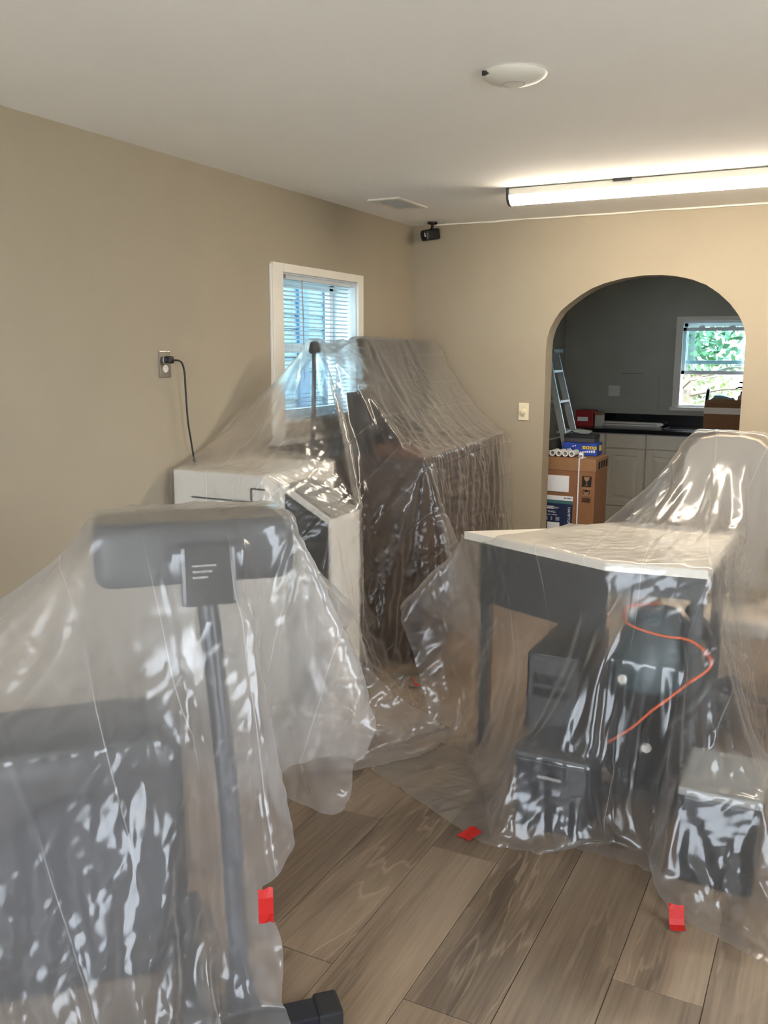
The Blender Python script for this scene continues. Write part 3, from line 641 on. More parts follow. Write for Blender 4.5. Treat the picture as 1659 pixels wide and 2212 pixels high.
# copier by the left wall
cp = thing('office_copier', 'white office copier with sloped side panel under plastic sheet', 'copier', (.05, -2.58, 0))
MB().box((0, .012, 0), (.49, .58, .90), .006).build('body', 'white', cp)
MB().box((-.002, .0, .905), (.492, .58, 1.085), .008).build('scanner_top', 'white', cp)
for z0_, z1_ in ((.06, .30), (.31, .55), (.56, .76)):
    d_ = MB().box((.02, .0, z0_), (.47, .012, z1_), .004).build('paper_drawer', 'white', cp)
    MB().box((.16, -.004, z1_ - .05), (.33, .0, z1_ - .025), .002).build('drawer_grip', 'grey', d_)
MB().box((.10, -.003, .965), (.425, .0, .972)).build('panel_seam', 'dark', cp)
MB().box((.418, -.003, .965), (.425, .0, 1.03)).build('panel_seam', 'dark', cp)
MB().box((.425, -.003, 1.024), (.492, .0, 1.03)).build('panel_seam', 'dark', cp)
MB().box((.0, -.003, .895), (.49, .0, .905)).build('panel_seam', 'dark', cp)
t = MB(); t.prism([(.494, 0), (.752, 0), (.752, .905), (.494, 1.05)], .10, .352, 'y'); t.build('side_unit', 'white', cp)
t = MB(); t.prism([(.53, .05), (.74, .05), (.74, .885), (.53, 1.0)], .092, .0995, 'y'); tag(t.build('side_unit_front', 'black', cp), 'black front of the side unit')
t = MB(); t.prism([(.53, 1.034), (.752, .909), (.752, .916), (.53, 1.041)], .115, .34, 'y'); tag(t.build('control_panel', 'grey', cp), 'grey sloped control panel')
# dark bureau along the left wall
BR = .0935; BO = (.865, -1.68)
bu = thing('dark_bureau', 'dark brown wooden chest of drawers under the tented plastic', 'chest of drawers', (BO[0], BO[1], 0), rz=BR)
MB().box((-.60, .02, .06), (-.03, 1.53, 1.045), .004).build('carcass', 'darkwood', bu)
MB().box((-.62, 0, 1.047), (0, 1.55, 1.08), .004).build('top_board', 'darkwood', bu)
MB().box((-.59, .04, 0), (-.06, 1.51, .06)).build('plinth', 'darkwood', bu)
for c_ in range(2):
    for r_ in range(4):
        y0_ = .03 + c_ * .75; z0_ = .08 + r_ * .24
        d_ = MB().box((-.03, y0_ + .008, z0_ + .006), (-.008, y0_ + .732, z0_ + .232), .004).build('drawer', 'darkwood', bu)
        for q_ in (.2, .54): MB().lathe([(0, .022), (.012, .02), (.014, .014), (.006, .008), (.006, 0)], 14).build('knob', 'blackmetal', d_, smooth=True, loc=(-.008, y0_ + q_, z0_ + .12)).rotation_euler = (0, H, 0)
tv = thing('television', 'large black flat television standing on the dark bureau', 'television', (BO[0], BO[1], 1.0805), rz=BR)
MB().box((-.565, .46, .035), (-.52, 1.56, .594), .008).build('panel_housing', 'black', tv)
MB().box((-.5205, .472, .05), (-.5185, 1.548, .582)).build('screen', 'screen', tv)
for yy in (.62, 1.40): MB().box((-.61, yy - .015, 0), (-.46, yy + .015, .038), .004).build('foot', 'black', tv)
mo = thing('desktop_monitor', 'small black monitor on the bureau beside the television', 'monitor', (BO[0], BO[1], 1.0805), rz=BR)
MB().box((-.42, .03, .07), (-.39, .41, .32), .006, ry=-.1).build('panel_housing', 'black', mo)
MB().box((-.3895, .04, .08), (-.3875, .40, .31), ry=-.1).build('screen', 'screen', mo)
MB().tube([(-.43, .22, .01), (-.43, .22, .16)], .018, 10).build('stand_neck', 'black', mo); MB().box((-.5, .12, 0), (-.32, .32, .012), .005).build('stand_foot', 'black', mo)
kb = thing('brown_tray', 'small brown wooden tray on the near end of the bureau', 'tray', (BO[0] - .22, BO[1] + .05, 1.0805), rz=BR)
MB().box((-.09, 0, 0), (.09, .26, .012), .003).build('tray_base', mat('mid_brown_wood', (110, 74, 48), .5, var=.15), kb)
mb = MB(); mb.box((-.09, 0, .0125), (-.08, .26, .04), .002); mb.box((.08, 0, .0125), (.09, .26, .04), .002); mb.box((-.08, 0, .0125), (.08, .01, .04), .002); mb.box((-.08, .25, .0125), (.08, .26, .04), .002); mb.build('tray_rim', mat('mid_brown_rim', (96, 64, 42), .5, var=.15), kb)
fl = thing('floor_lamp', 'slim black pole lamp holding up the peak of the plastic tent', 'lamp', (.30, -1.82, 0))
MB().lathe([(0, 0), (.085, 0), (.085, .012), (.03, .024), (.012, .03), (0, .03)], 28).build('base', 'blackmetal', fl, smooth=True)
MB().tube([(0, 0, .02), (0, .01, .9), (0, .04, 1.60)], .011, 10).build('pole', 'blackmetal', fl, smooth=True)
MB().lathe([(0, 0), (.024, .0), (.030, .015), (.022, .055), (.01, .062), (0, .062)], 20).build('lamp_head', 'black', fl, smooth=True, loc=(0, .045, 1.592))

# corner desk under the right-hand sheet
DZ = .90
DP = [(1.385, -2.42), (2.014, -2.69), (2.337, -2.65), (2.345, -2.02), (1.80, -2.02), (1.735, -2.15)]
dk = thing('corner_desk', 'white-topped corner desk with dark apron under plastic sheet', 'desk', (0, 0, 0))
MB().prism(DP, DZ - .03, DZ).build('desktop', 'chip', dk)
def bar_between(p, q, z0, z1, th): 
    p, q = Vector(p), Vector(q); d_ = (q - p).normalized(); n_ = Vector((-d_.y, d_.x)) * th
    return [tuple(p), tuple(q), tuple(q + n_), tuple(p + n_)], z0, z1
MB().prism(*bar_between((1.45, -2.40), (2.0, -2.635), DZ - .28, DZ - .031, .02)).build('front_apron', 'dark', dk)
MB().prism(*bar_between((2.02, -2.635), (2.31, -2.60), DZ - .12, DZ - .031, .02)).build('side_apron', 'dark', dk)
for (x_, y_) in ((1.47, -2.37), (2.30, -2.57), (2.31, -2.06), (1.82, -2.08)): MB().box((x_ - .02, y_ - .02, 0), (x_ + .02, y_ + .02, DZ - .031), .003).build('leg', 'dark', dk)
ch = thing('office_chair', 'tall padded office chair under the far hump of plastic', 'chair', (2.25, -1.52, 0))
MB().prism([(-.185, .56), (.185, .56), (.185, 1.12), (.165, 1.18), (.12, 1.222), (.05, 1.238), (-.05, 1.238), (-.12, 1.222), (-.165, 1.18), (-.185, 1.12)], .06, .14, 'y').build('backrest', mat('cream_upholstery', (196, 186, 172), .8), ch, smooth=True)
MB().box((-.24, -.28, .42), (.24, .18, .50), .035, seg=3).build('seat', mat('cream_upholstery_seat', (190, 180, 166), .8), ch, smooth=True)
MB().tube([(0, .14, .46), (0, .17, .52), (0, .15, .75)], .02, 8).build('back_bracket', 'black', ch, smooth=True)
for sx in (-1, 1): MB().tube(smooth_path([(sx * .25, .05, .46), (sx * .28, .05, .60), (sx * .28, .0, .66), (sx * .28, -.18, .66)]), .018, 8).build('armrest', 'black', ch, smooth=True)
MB().tube([(0, 0, .07), (0, 0, .42)], .026, 12).build('gas_lift', 'blackmetal', ch, smooth=True)
for k in range(5):
    a = 2 * math.pi * k / 5; l_ = MB().tube([(0, 0, .10), (.27 * math.cos(a), .27 * math.sin(a), .065)], [.025, .016], 8).build('base_leg', 'black', ch, smooth=True)
    MB().lathe([(0, -.018), (.026, -.018), (.028, 0), (.026, .018), (0, .018)], 16).build('caster', 'rubber', l_, smooth=True, loc=(.27 * math.cos(a), .27 * math.sin(a), .0285)).rotation_euler = (H, 0, a)
pct = thing('computer_tower', 'tall black computer tower beneath the white corner desk', 'computer', (1.737, -2.66, 0))
MB().box((0, 0, .012), (.20, .42, .53), .008).build('case', 'black', pct)
MB().box((.01, -.006, .02), (.19, .0, .52), .003).build('front_panel', 'dark', pct)
for k in range(2): MB().box((.03, -.0085, .42 - k * .05), (.17, -.006, .455 - k * .05), .001).build('drive_bay', 'black', pct)
for (x_, y_) in ((.03, .03), (.17, .03), (.03, .39), (.17, .39)): MB().lathe([(0, 0), (.015, 0), (.015, .012), (0, .012)], 12).build('foot', 'rubber', pct, loc=(x_, y_, 0))
sbx = thing('low_equipment_box', 'low black equipment box in front of the computer tower', 'box', (1.795, -2.93, 0))
MB().box((0, 0, 0), (.24, .235, .25), .006).build('case', 'black', sbx); MB().box((-.003, -.003, .252), (.243, .238, .27), .004).build('lid', 'dark', sbx)
MB().tube([(.08, -.012, .2), (.16, -.012, .2)], .006, 8).build('handle', 'grey', sbx)
vc = thing('shop_vacuum', 'black drum vacuum with painted highlight spots below the corner desk', 'vacuum', (2.16, -2.47, 0))
MB().lathe([(0, .07), (.15, .07), (.165, .09), (.17, .40), (.175, .42), (.175, .44), (0, .44)], 36).build('drum', 'black', vc, smooth=True)
MB().lathe([(0, .44), (.17, .44), (.168, .50), (.13, .60), (.10, .66), (.06, .70), (0, .70)], 36).build('motor_head', mat('dark_teal_plastic', (44, 62, 66), .4), vc, smooth=True)
for a_, z_ in ((-2.1, .47), (-1.5, .24)): 
    o = MB().lathe([(0, .012), (.015, .012), (.018, 0), (0, 0)], 20).build('highlight_spot', 'white', vc, smooth=True, loc=(.168 * math.cos(a_), .168 * math.sin(a_), z_)); o.rotation_euler = (0, H, a_)  # white discs imitate the blotchy highlights on the drum
for k in range(4):
    a_ = .785 + k * 1.5708; MB().lathe([(0, 0), (.022, 0), (.026, .03), (.02, .07), (0, .07)], 14).build('caster', 'rubber', vc, smooth=True, loc=(.13 * math.cos(a_), .13 * math.sin(a_), 0))
MB().tube(smooth_path([(.0, -.17, .34), (.02, -.24, .33), (.12, -.28, .40), (.2, -.22, .52), (.19, -.08, .62), (.1, .05, .70)]), .022, 12).build('hose', 'black', vc, smooth=True)
oc = tag(MB().tube(smooth_path([(2.06, -2.74, .28), (2.14, -2.775, .36), (2.21, -2.78, .44), (2.30, -2.76, .53), (2.37, -2.70, .60), (2.30, -2.66, .655), (2.20, -2.66, .66), (2.08, -2.62, .675), (2.06, -2.52, .705), (2.16, -2.44, .71)]), .0045, 8).build('extension_cord', 'orange', smooth=True), 'orange electric cord draped over the black drum vacuum', 'cord')
stb = thing('storage_bin', 'black storage bin with a grey lid rim beside the vacuum', 'bin', (2.345, -3.02, 0))
MB().box((0, 0, 0), (.22, .30, .285), .012).build('bin_body', 'black', stb); MB().box((-.008, -.008, .287), (.228, .308, .312), .006).build('lid', 'grey', stb)
# ================================================================ plastic sheets: a small cloth solver drapes each sheet over its furniture
def film_mat(name, haze=.10, tint=(.95, .945, .935), seed=0.0):
    """thin clear film: see-through, slightly blurring, a little milky, glossy; creases and grazing views look milkier"""
    m, t, b = new_mat(name); t.nodes.remove(b); N = t.nodes.new; L = t.links.new; out = t.nodes['Material Output']
    uv = N('ShaderNodeUVMap'); uv.uv_map = 'sheet'
    def math_(op, a, bb=None, c=None):
        n = N('ShaderNodeMath'); n.operation = op
        for i, v in enumerate((a, bb, c)):
            if v is None: continue
            if isinstance(v, (int, float)): n.inputs[i].default_value = v
            else: L(v, n.inputs[i])
        return n.outputs[0]
    sep = N('ShaderNodeSeparateXYZ'); L(uv.outputs[0], sep.inputs[0])
    n = N('ShaderNodeTexNoise'); n.inputs['Scale'].default_value = 1.5; n.inputs['Detail'].default_value = 1; L(uv.outputs[0], n.inputs['Vector'])
    d = math_('ABSOLUTE', math_('SUBTRACT', math_('FRACT', math_('MULTIPLY', math_('MULTIPLY_ADD', n.outputs['Fac'], .06, sep.outputs[0]), 5.4)), .5))
    r = N('ShaderNodeMapRange'); L(d, r.inputs[0]); r.inputs[1].default_value = 0; r.inputs[2].default_value = .012; r.inputs[3].default_value = 1; r.inputs[4].default_value = 0
    k = N('ShaderNodeMapRange'); L(n.outputs['Fac'], k.inputs[0]); k.inputs[1].default_value = .47; k.inputs[2].default_value = .56; k.inputs[3].default_value = 0; k.inputs[4].default_value = .30
    cr = math_('MULTIPLY', r.outputs[0], k.outputs[0])
    tr = N('ShaderNodeBsdfTransparent'); tr.inputs[0].default_value = tint + (1,)
    rf = N('ShaderNodeBsdfRefraction'); rf.inputs['Color'].default_value = tint + (1,); rf.inputs['Roughness'].default_value = .42; rf.inputs['IOR'].default_value = 1.10
    m0 = N('ShaderNodeMixShader'); m0.inputs[0].default_value = .35; L(tr.outputs[0], m0.inputs[1]); L(rf.outputs[0], m0.inputs[2])
    tl = N('ShaderNodeBsdfTranslucent'); tl.inputs[0].default_value = (.92, .90, .885, 1); df = N('ShaderNodeBsdfDiffuse'); df.inputs[0].default_value = (.92, .90, .885, 1)
    m1 = N('ShaderNodeMixShader'); m1.inputs[0].default_value = .55; L(tl.outputs[0], m1.inputs[1]); L(df.outputs[0], m1.inputs[2])
    lw = N('ShaderNodeLayerWeight'); lw.inputs[0].default_value = .5; fc_ = lw.outputs['Facing']
    hz = math_('MINIMUM', math_('ADD', math_('MULTIPLY_ADD', math_('POWER', fc_, 2.5), .26, haze), cr), .92)
    m2 = N('ShaderNodeMixShader'); L(hz, m2.inputs[0]); L(m0.outputs[0], m2.inputs[1]); L(m1.outputs[0], m2.inputs[2])
    gl = N('ShaderNodeBsdfGlossy'); gl.inputs['Roughness'].default_value = .17; gl.inputs['Color'].default_value = (1, 1, 1, 1)
    gf = math_('MINIMUM', math_('MULTIPLY_ADD', math_('POWER', fc_, 3.5), .6, .036), .9)
    m3 = N('ShaderNodeMixShader'); L(gf, m3.inputs[0]); L(m2.outputs[0], m3.inputs[1]); L(gl.outputs[0], m3.inputs[2]); L(m3.outputs[0], out.inputs[0])
    return m

def value_noise(x, y, r):
    """smooth lattice noise in 0..1"""
    T = r.random((64, 64)); i, j = np.floor(x).astype(int), np.floor(y).astype(int); fx, fy = x - i, y - j
    fx = fx * fx * (3 - 2 * fx); fy = fy * fy * (3 - 2 * fy); i0, i1, j0, j1 = i % 64, (i + 1) % 64, j % 64, (j + 1) % 64
    return (T[i0, j0] * (1 - fx) + T[i1, j0] * fx) * (1 - fy) + (T[i0, j1] * (1 - fx) + T[i1, j1] * fx) * fy
def crumple(x, y, r):
    """continuous flat facets with sharp creases: random heights on a sheared, warped triangle lattice, -.5 .. .5"""
    T = r.random((97, 97)) - .5; x, y = x + .9 * value_noise(x * .55, y * .55, r), y + .9 * value_noise(x * .55 + 9, y * .55 + 4, r)
    i, j = np.floor(x).astype(int), np.floor(y).astype(int); fx, fy = x - i, y - j; up_ = fx + fy > 1
    A, B, C_, D = T[i % 97, j % 97], T[(i + 1) % 97, j % 97], T[i % 97, (j + 1) % 97], T[(i + 1) % 97, (j + 1) % 97]
    return np.where(up_, D + (C_ - D) * (1 - fx) + (B - D) * (1 - fy), A + (B - A) * fx + (C_ - A) * fy)
def refine(P, U, Vv, seed, amp=1.0, floor_z=.003):
    """double the grid and press crumples and packing creases into the film"""
    def up(A):
        Q = np.empty((A.shape[0] * 2 - 1, A.shape[1] * 2 - 1) + A.shape[2:], A.dtype); Q[::2, ::2] = A
        Q[1::2, ::2] = (A[:-1] + A[1:]) / 2; Q[:, 1::2] = (Q[:, 0:-2:2] + Q[:, 2::2]) / 2; return Q
    P, U, Vv = up(P.astype(np.float64)), up(U), up(Vv)
    for _ in range(2):
        P[1:-1] = .25 * P[:-2] + .5 * P[1:-1] + .25 * P[2:]; P[:, 1:-1] = .25 * P[:, :-2] + .5 * P[:, 1:-1] + .25 * P[:, 2:]
    r = np.random.default_rng(seed); c, s = math.cos(.5), math.sin(.5); x, y = U * c - Vv * s, U * s + Vv * c
    patch = np.clip((value_noise(x * 3.2 + 20, y * 3.2 + 20, r) - .35) / .25, .06, 1)
    h = .009 * crumple(x / .17 + 30, y / .12 + 30, r) + .0050 * crumple(y / .065 + 40, x / .05 + 40, r) * (.35 + .65 * patch)
    x2, y2 = U * math.cos(.2) - Vv * math.sin(.2), U * math.sin(.2) + Vv * math.cos(.2); x3, y3 = U * math.cos(.75) + Vv * math.sin(.75), -U * math.sin(.75) + Vv * math.cos(.75)
    h += .0058 * crumple(x2 / .026 + 200, y2 / .10 + 200, r) * patch + .0036 * crumple(x3 / .05 + 300, y3 / .017 + 300, r) * patch + .0016 * crumple(x / .013 + 100, y / .03 + 100, r) * patch ** 2
    w = U + .06 * value_noise(U * 1.5 + 7, Vv * 1.5 + 7, r); d = np.abs((w * 5.4) % 1 - .5) / 5.4; h += .0022 * np.clip(1 - d / .009, 0, 1)
    gu, gv = np.gradient(P, axis=0), np.gradient(P, axis=1); n = np.cross(gu, gv); n /= np.linalg.norm(n, axis=-1, keepdims=True) + 1e-12
    P = P + n * (h * amp)[..., None]; P[..., 2] = np.maximum(P[..., 2], floor_z); return P, U, Vv

def poly_collider(pts2, z0, z1):
    """convex polygon (counter-clockwise) extruded in z -> half-spaces"""
    Ns, ds = [(0, 0, 1), (0, 0, -1)], [z1, -z0]; n = len(pts2)
    for i in range(n):
        (x0, y0), (x1, y1) = pts2[i], pts2[(i + 1) % n]; nx, ny = y1 - y0, -(x1 - x0); l = math.hypot(nx, ny); nx /= l; ny /= l
        Ns.append((nx, ny, 0)); ds.append(nx * x0 + ny * y0)
    return np.array(Ns, float), np.array(ds, float)
def box_collider(a, b, org=(0, 0), rz=0):
    c, s = math.cos(rz), math.sin(rz)
    P = [(a[0], a[1]), (b[0], a[1]), (b[0], b[1]), (a[0], b[1])]
    return poly_collider([(org[0] + x * c - y * s, org[1] + x * s + y * c) for x, y in P], a[2], b[2])
def add_plane(col, n, d):
    n = np.array(n, float); l = np.linalg.norm(n); return np.vstack([col[0], n / l]), np.append(col[1], d / l)

def drape(org, rz, u0, u1, v0, v1, cols, ztop, planes=(), seed=1, pull=.3, levels=((.052, 200, 16), (.026, 50, 10), (.013, 22, 6)), compress=.9, bend=.10, noise=.004, pins=(), mu=.6, gather=None, gend=.35):
    r = np.random.default_rng(seed); c, s = math.cos(rz), math.sin(rz); P = None; mar = .012; dt = 1 / 60
    cen = np.array([(u0 + u1) / 2, (v0 + v1) / 2])
    for li, (h, steps, its) in enumerate(levels):
        nu, nv = int(round((u1 - u0) / levels[0][0])) * 2 ** li + 1, int(round((v1 - v0) / levels[0][0])) * 2 ** li + 1
        U, Vv = np.meshgrid(np.linspace(u0, u1, nu), np.linspace(v0, v1, nv), indexing='ij')
        hu, hv = (u1 - u0) / (nu - 1), (v1 - v0) / (nv - 1); hd = math.hypot(hu, hv)
        if P is None:
            gu, gv = (U, Vv) if gather is None else gather(U, Vv)
            P = np.stack([org[0] + gu * c - gv * s, org[1] + gu * s + gv * c, np.full_like(U, ztop)], -1)
            P[..., 2] += r.normal(size=U.shape) * .01; P = P.astype(np.float32)
        else:
            Q = np.empty((nu, nv, 3), np.float32); Q[::2, ::2] = P; Q[1::2, ::2] = (P[:-1] + P[1:]) / 2
            Q[:, 1::2] = (Q[:, 0:-2:2] + Q[:, 2::2]) / 2; P = (Q + r.normal(size=Q.shape) * noise).astype(np.float32)
        V = np.zeros_like(P); edge = np.zeros(U.shape); k = 3 * 2 ** li
        edge[:k] = 1; edge[-k:] = 1; edge[:, :k] = 1; edge[:, -k:] = 1
        out = np.stack([(U - cen[0]) / (u1 - u0), (Vv - cen[1]) / (v1 - v0)], -1); out /= np.linalg.norm(out, axis=-1, keepdims=True) + 1e-6
        ow = np.stack([out[..., 0] * c - out[..., 1] * s, out[..., 0] * s + out[..., 1] * c, np.zeros(U.shape)], -1) * edge[..., None] * pull; ow = ow.astype(np.float32)
        vmax = 1.6
        pin_i = [(int(np.abs(U[:, 0] - pu).argmin()), int(np.abs(Vv[0] - pv).argmin()), np.array(tg, np.float32)) for pu, pv, tg in pins]
        def con(A, B, L0, kk, kc):
            d = B - A; l = np.sqrt(np.einsum('...i,...i', d, d)) + 1e-9; e = (l - L0) / l
            e = np.where(e > 0, e * kk, e * kc) * .5; d *= e[..., None]; A += d; B -= d
        def collide(P):
            hit = np.zeros(P.shape[:2], bool)
            for Nn, dd in cols:
                lo = P[..., 2] < dd[0] + mar
                if not lo.any(): continue
                idx = np.nonzero(lo); q = P[idx]; sd = q @ Nn.T - dd; mx = sd.max(1); ins = mx < mar
                if ins.any():
                    am = sd[ins].argmax(1); q2 = q[ins] + Nn[am] * (mar - mx[ins])[:, None]; ii = (idx[0][ins], idx[1][ins]); P[ii] = q2; hit[ii] = True
            for n, d0 in planes:
                sd = P @ np.array(n) - d0; ins = sd < .004
                if ins.any(): P[ins] += np.array(n) * (.004 - sd[ins])[:, None]
            fl_ = P[..., 2] < .004
            P[..., 2] = np.maximum(P[..., 2], .004); hit |= fl_; return hit
        for st in range(steps):
            g = 2.0 if (li == 0 and st < steps * .55) else gend
            damp = .985 if st < steps * .7 else .94
            V *= damp; V[..., 2] -= g * dt
            air = P[..., 2] > .03
            V += ow * (dt * air[..., None])
            sp_ = np.linalg.norm(V, axis=-1, keepdims=True); V *= np.minimum(1, vmax / (sp_ + 1e-9))
            P0 = P.copy(); P = P + V * dt; hit = np.zeros(P.shape[:2], bool)
            for it in range(its):
                for q in (0, 1):
                    m_ = (nu - q) // 2 * 2; con(P[q:q + m_:2], P[q + 1:q + m_:2], hu, 1, compress)
                    m_ = (nv - q) // 2 * 2; con(P[:, q:q + m_:2], P[:, q + 1:q + m_:2], hv, 1, compress)
                for q in (0, 1):
                    m_ = (nu - q) // 2 * 2
                    con(P[q:q + m_:2, :-1], P[q + 1:q + m_:2, 1:], hd, .5, .3); con(P[q:q + m_:2, 1:], P[q + 1:q + m_:2, :-1], hd, .5, .3)
                if bend:
                    for q in (0, 1):
                        for o_ in (0, 1):
                            a_ = P[q * 2 + o_:-2:4]; b_ = P[q * 2 + o_ + 2::4]; k_ = min(len(a_), len(b_)); con(a_[:k_], b_[:k_], 2 * hu, .0, bend)
                            a_ = P[:, q * 2 + o_:-2:4]; b_ = P[:, q * 2 + o_ + 2::4]; k_ = min(a_.shape[1], b_.shape[1]); con(a_[:, :k_], b_[:, :k_], 2 * hv, .0, bend)
                for (pi, pj, target) in pin_i: P[pi, pj] = target
                if it % 2 == 1 or it == its - 1: hit |= collide(P)
            P[hit] = P0[hit] + (P[hit] - P0[hit]) * (1 - mu)
            collide(P); V = (P - P0) / dt
    return refine(P, U, Vv, seed + 50)

def sheet_object(name, P, U, Vv, m, label, cut=None):
    nu, nv = U.shape; i = np.arange(nu * nv).reshape(nu, nv)
    F = np.stack([i[:-1, :-1], i[1:, :-1], i[1:, 1:], i[:-1, 1:]], -1).reshape(-1, 4)
    if cut is not None:                        # trim along cut(u, v) = 0, sliding the border vertices onto the line
        f = cut(U, Vv); inside = f <= 0; F = F[inside.ravel()[F].any(1)]; P = P.copy(); fix = np.zeros(U.shape, bool); fix.ravel()[F.ravel()] = True; P1 = P.copy()
        for i_, j_ in zip(*np.nonzero(fix & ~inside)):
            best = None
            for di, dj in ((1, 0), (-1, 0), (0, 1), (0, -1), (1, 1), (1, -1), (-1, 1), (-1, -1)):
                x_, y_ = i_ + di, j_ + dj
                if 0 <= x_ < U.shape[0] and 0 <= y_ < U.shape[1] and inside[x_, y_] and (best is None or f[x_, y_] < f[best]): best = (x_, y_)
            if best is not None:
                t_ = f[i_, j_] / (f[i_, j_] - f[best] + 1e-9); P1[i_, j_] = P[i_, j_] + (P[best] - P[i_, j_]) * t_
        P = P1
    me = bpy.data.meshes.new(name); co = P.reshape(-1, 3)
    base = Vector((float(co[:, 0].mean()), float(co[:, 1].mean()), 0)); co = co - np.array(base)
    me.vertices.add(len(co)); me.vertices.foreach_set('co', co.astype(np.float32).ravel())
    me.loops.add(F.size); me.loops.foreach_set('vertex_index', F.ravel().astype(np.int32))
    me.polygons.add(len(F)); me.polygons.foreach_set('loop_start', np.arange(0, F.size, 4, dtype=np.int32)); me.polygons.foreach_set('loop_total', np.full(len(F), 4, np.int32))
    me.update(calc_edges=True)
    uvl = me.uv_layers.new(name='sheet'); uvs = np.stack([U, Vv], -1).reshape(-1, 2)[F.ravel()]; uvl.data.foreach_set('uv', uvs.astype(np.float32).ravel())
    me.polygons.foreach_set('use_smooth', np.ones(len(F), bool)); me.validate(); me.materials.append(m)
    o = bpy.data.objects.new(name, me); COL.objects.link(o); o.location = base
    return tag(o, label, 'plastic sheet', 'clear plastic dust sheets')
import time
t0_ = time.time()
WALLS = [((1, 0, 0), .004), ((0, -1, 0), .004)]
# front sheet over the exercise machine (machine frame)
cols = [box_collider((-.24, 0, .9), (.24, .27, 1.19), EX, EXR), box_collider((-.06, -.06, .98), (.10, .0, 1.15), EX, EXR), box_collider((-.58, -.20, 0), (-.06, .18, .74), EX, EXR),
        box_collider((-.98, -.13, .6), (-.66, .13, .90), EX, EXR), box_collider((-1.16, -.34, 0), (.28, .25, .07), EX, EXR), box_collider((.0, -.15, 0), (.1, .05, 1.0), EX, EXR)]
CUT_L = lambda u, v: u - (.02 + np.maximum(0, v + .76) * 1.6 + .012 * np.sin(v * 19) + .008 * np.sin(u * 31))
PL_, UL_, VL_ = drape(EX, EXR, -1.62, .61, -1.22, 1.10, cols, 1.23, WALLS, seed=3, pull=.0, gend=1.0)
shL = sheet_object('plastic_sheet', PL_, UL_, VL_, film_mat('clear_film_front', haze=.13, seed=.3), 'clear plastic sheet hanging in folds over the black exercise machine',
                   cut=CUT_L)
print('L', time.time() - t0_)
# tent sheet over copier, bureau and television
cp_ = poly_collider([(.54, -2.48), (.802, -2.48), (.802, -2.228), (.54, -2.228)], 0, 1.06)
cp_ = add_plane(cp_, (.145, 0, .258), .258 * 1.05 + .145 * .544)
cols = [box_collider((.048, -2.58, 0), (.542, -2.0, 1.085)), cp_, box_collider((-.62, 0, 0), (0, 1.55, 1.08), BO, BR), box_collider((-.58, .46, 1.0), (-.51, 1.56, 1.675), BO, BR),
        box_collider((-.45, .02, 1.0), (-.37, .42, 1.44), BO, BR), box_collider((.27, -1.81, 0), (.33, -1.745, 1.655))]
pinsM = [(.33, -1.80, (.30, -1.775, 1.672)), (.33, -1.50, (.305, -1.49, 1.680)), (.33, -1.20, (.30, -1.21, 1.692)), (.34, -.62, (.265, -.65, 1.692)), (.33, -.10, (.215, -.115, 1.692)),
         (.05, -2.74, (.055, -2.58, 1.100)), (.545, -2.74, (.548, -2.588, 1.100)), (1.13, -1.70, (.872, -1.69, 1.095)), (1.11, -.10, (.728, -.12, 1.095)),
         (.875, -2.68, (.808, -2.486, .925)), (.875, -2.42, (.808, -2.226, .922))]
PM_, UM_, VM_ = drape((0, 0), 0, .03, 2.08, -3.87, -.03, cols, 1.72, WALLS, seed=5, pull=.1, pins=pinsM)
shM = sheet_object('plastic_sheet', PM_, UM_, VM_, film_mat('clear_film_tent', haze=.07, seed=2.1), 'clear plastic sheet tented from the lamp pole over copier and dark bureau')
print('M', time.time() - t0_)
# sheet over corner desk and office chair
cols = [poly_collider([(1.368, -2.422), (2.012, -2.705), (2.352, -2.664), (2.36, -2.006), (1.795, -2.006), (1.727, -2.142)], .6, DZ), add_plane(add_plane(box_collider((2.05, -1.48, .3), (2.45, -1.36, 1.25)), (-1, 0, 1), 1.25 - 2.05 - .06), (1, 0, 1), 1.25 + 2.45 - .06), box_collider((1.94, -1.80, 0), (2.56, -1.34, .70)), box_collider((1.737, -2.67, 0), (1.937, -2.24, .53)), box_collider((1.795, -2.95, 0), (2.04, -2.69, .27)),
        box_collider((2.337, -3.03, 0), (2.575, -2.71, .312)), poly_collider([(2.16 + .18 * math.cos(a), -2.47 + .18 * math.sin(a)) for a in [k * math.pi / 4 for k in range(8)]], 0, .72),
        box_collider((2.06, -2.80, 0), (2.39, -2.64, .6))]
PR_, UR_, VR_ = drape((2.05, -2.2), .0, -1.02, 1.38, -1.45, 1.60, cols, 1.29, [((0, -1, 0), .004)], seed=9, pull=.12, gend=.9, gather=lambda U, V: (U * .975, V * .98), pins=[(-.68, -.224, (1.358, -2.420, .926))])
shR = sheet_object('plastic_sheet', PR_, UR_, VR_, film_mat('clear_film_desk', haze=.06, seed=4.4), 'clear plastic sheet over the corner desk and tall office chair')
print('R', time.time() - t0_)
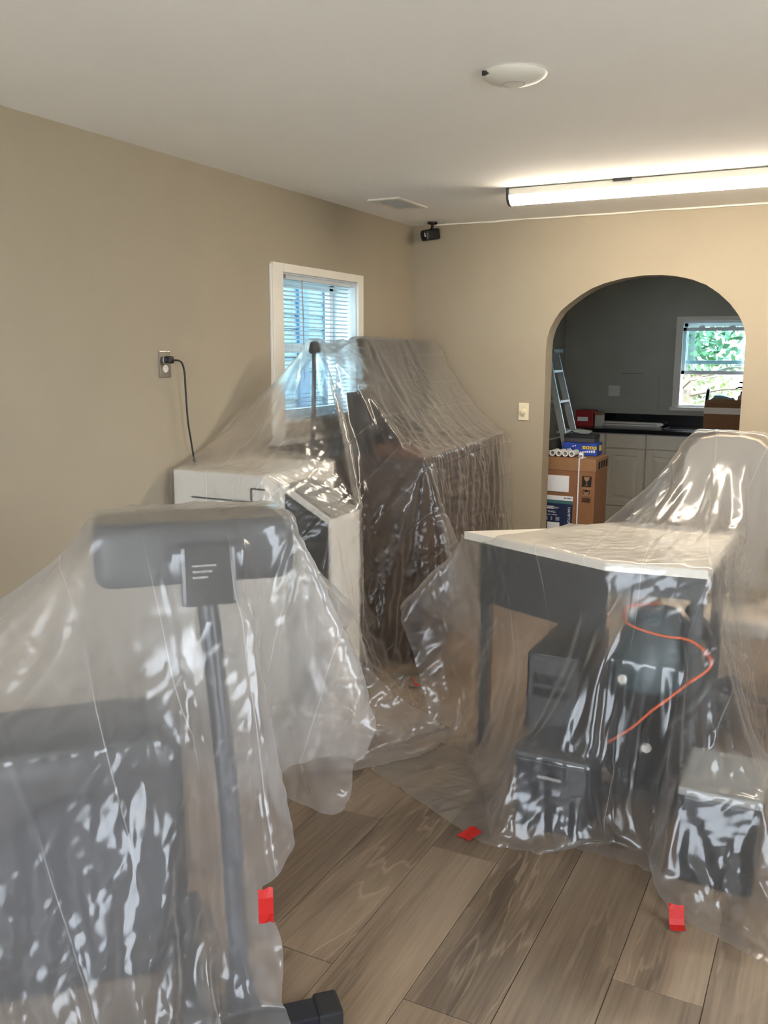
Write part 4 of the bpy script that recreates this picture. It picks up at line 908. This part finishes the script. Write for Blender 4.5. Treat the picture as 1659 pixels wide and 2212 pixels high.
# ---------------------------------------------------------------- red tape that holds the hems
def tape(label, pts, wid, loc, rz=0, seed=1):
    """a short torn strip of tape: ribbon along pts (x, z) with ragged ends"""
    r = random.Random(seed); t = MB(); n = len(pts); rows = []
    for i, (x, z) in enumerate(pts):
        j = .12 * wid; rows.append([t.bm.verts.new((x + (r.uniform(-j, j) if i in (0, n - 1) else 0), wid * (k / 4 - .5), z + r.uniform(0, .0015))) for k in range(5)])
    for a, b in zip(rows, rows[1:]):
        for k in range(4): t.bm.faces.new((a[k], a[k + 1], b[k + 1], b[k]))
    o = t.build('red_tape', 'red', loc=loc, rz=rz); o['label'] = label; o['category'] = 'tape'; o['group'] = 'red tape on the sheet hems'
    md = o.modifiers.new('thickness', 'SOLIDIFY'); md.thickness = .0008
    return o
def hem_anchor(P, U, Vv, target, keep=None):
    """the point of a sheet's hem next to a spot on the floor, and the outward direction there"""
    if keep is None:
        idx = [(i, j) for i in range(P.shape[0]) for j in (0, P.shape[1] - 1)] + [(i, j) for j in range(P.shape[1]) for i in (0, P.shape[0] - 1)]
    else:
        idx = list(zip(*np.nonzero(np.abs(keep(U, Vv)) < .008)))
    Q = np.array([P[i] for i in idx]); k = int(((Q - np.array(target)) ** 2).sum(1).argmin()); c = P.reshape(-1, 3).mean(0); d = Q[k] - c
    return Q[k], math.atan2(d[1], d[0])
q, a = hem_anchor(PR_, UR_, VR_, (1.772, -2.906, 0))
tape('flat square of red tape on the floor at the desk sheet corner', [(-.035, .014), (0, .010), (.035, .004)], .05, (q[0], q[1], q[2] * .5), a, 2)
tape('torn upright flap of red tape at the desk sheet front hem', [(.035, .003), (.012, .006), (.004, .02), (-.004, .045), (-.012, .055)], .042, (2.385, -3.25, .004), -1.2, 3)
tape('small curled bit of red tape on the tent sheet hem', [(.03, .016), (.01, .02), (.0, .04), (-.006, .055)], .026, (.945, -1.95, 0), .4, 4)
q = PL_[int(np.abs(UL_[:, 0] - .02).argmin()), int(np.abs(VL_[0] + .77).argmin())]
tape('red tape stuck to the hanging hem of the front sheet', [(.012, -.045), (.016, -.02), (.016, .02), (.010, .04)], .034, (q[0] + .016, q[1] - .02, q[2] - .01), -.9, 5)
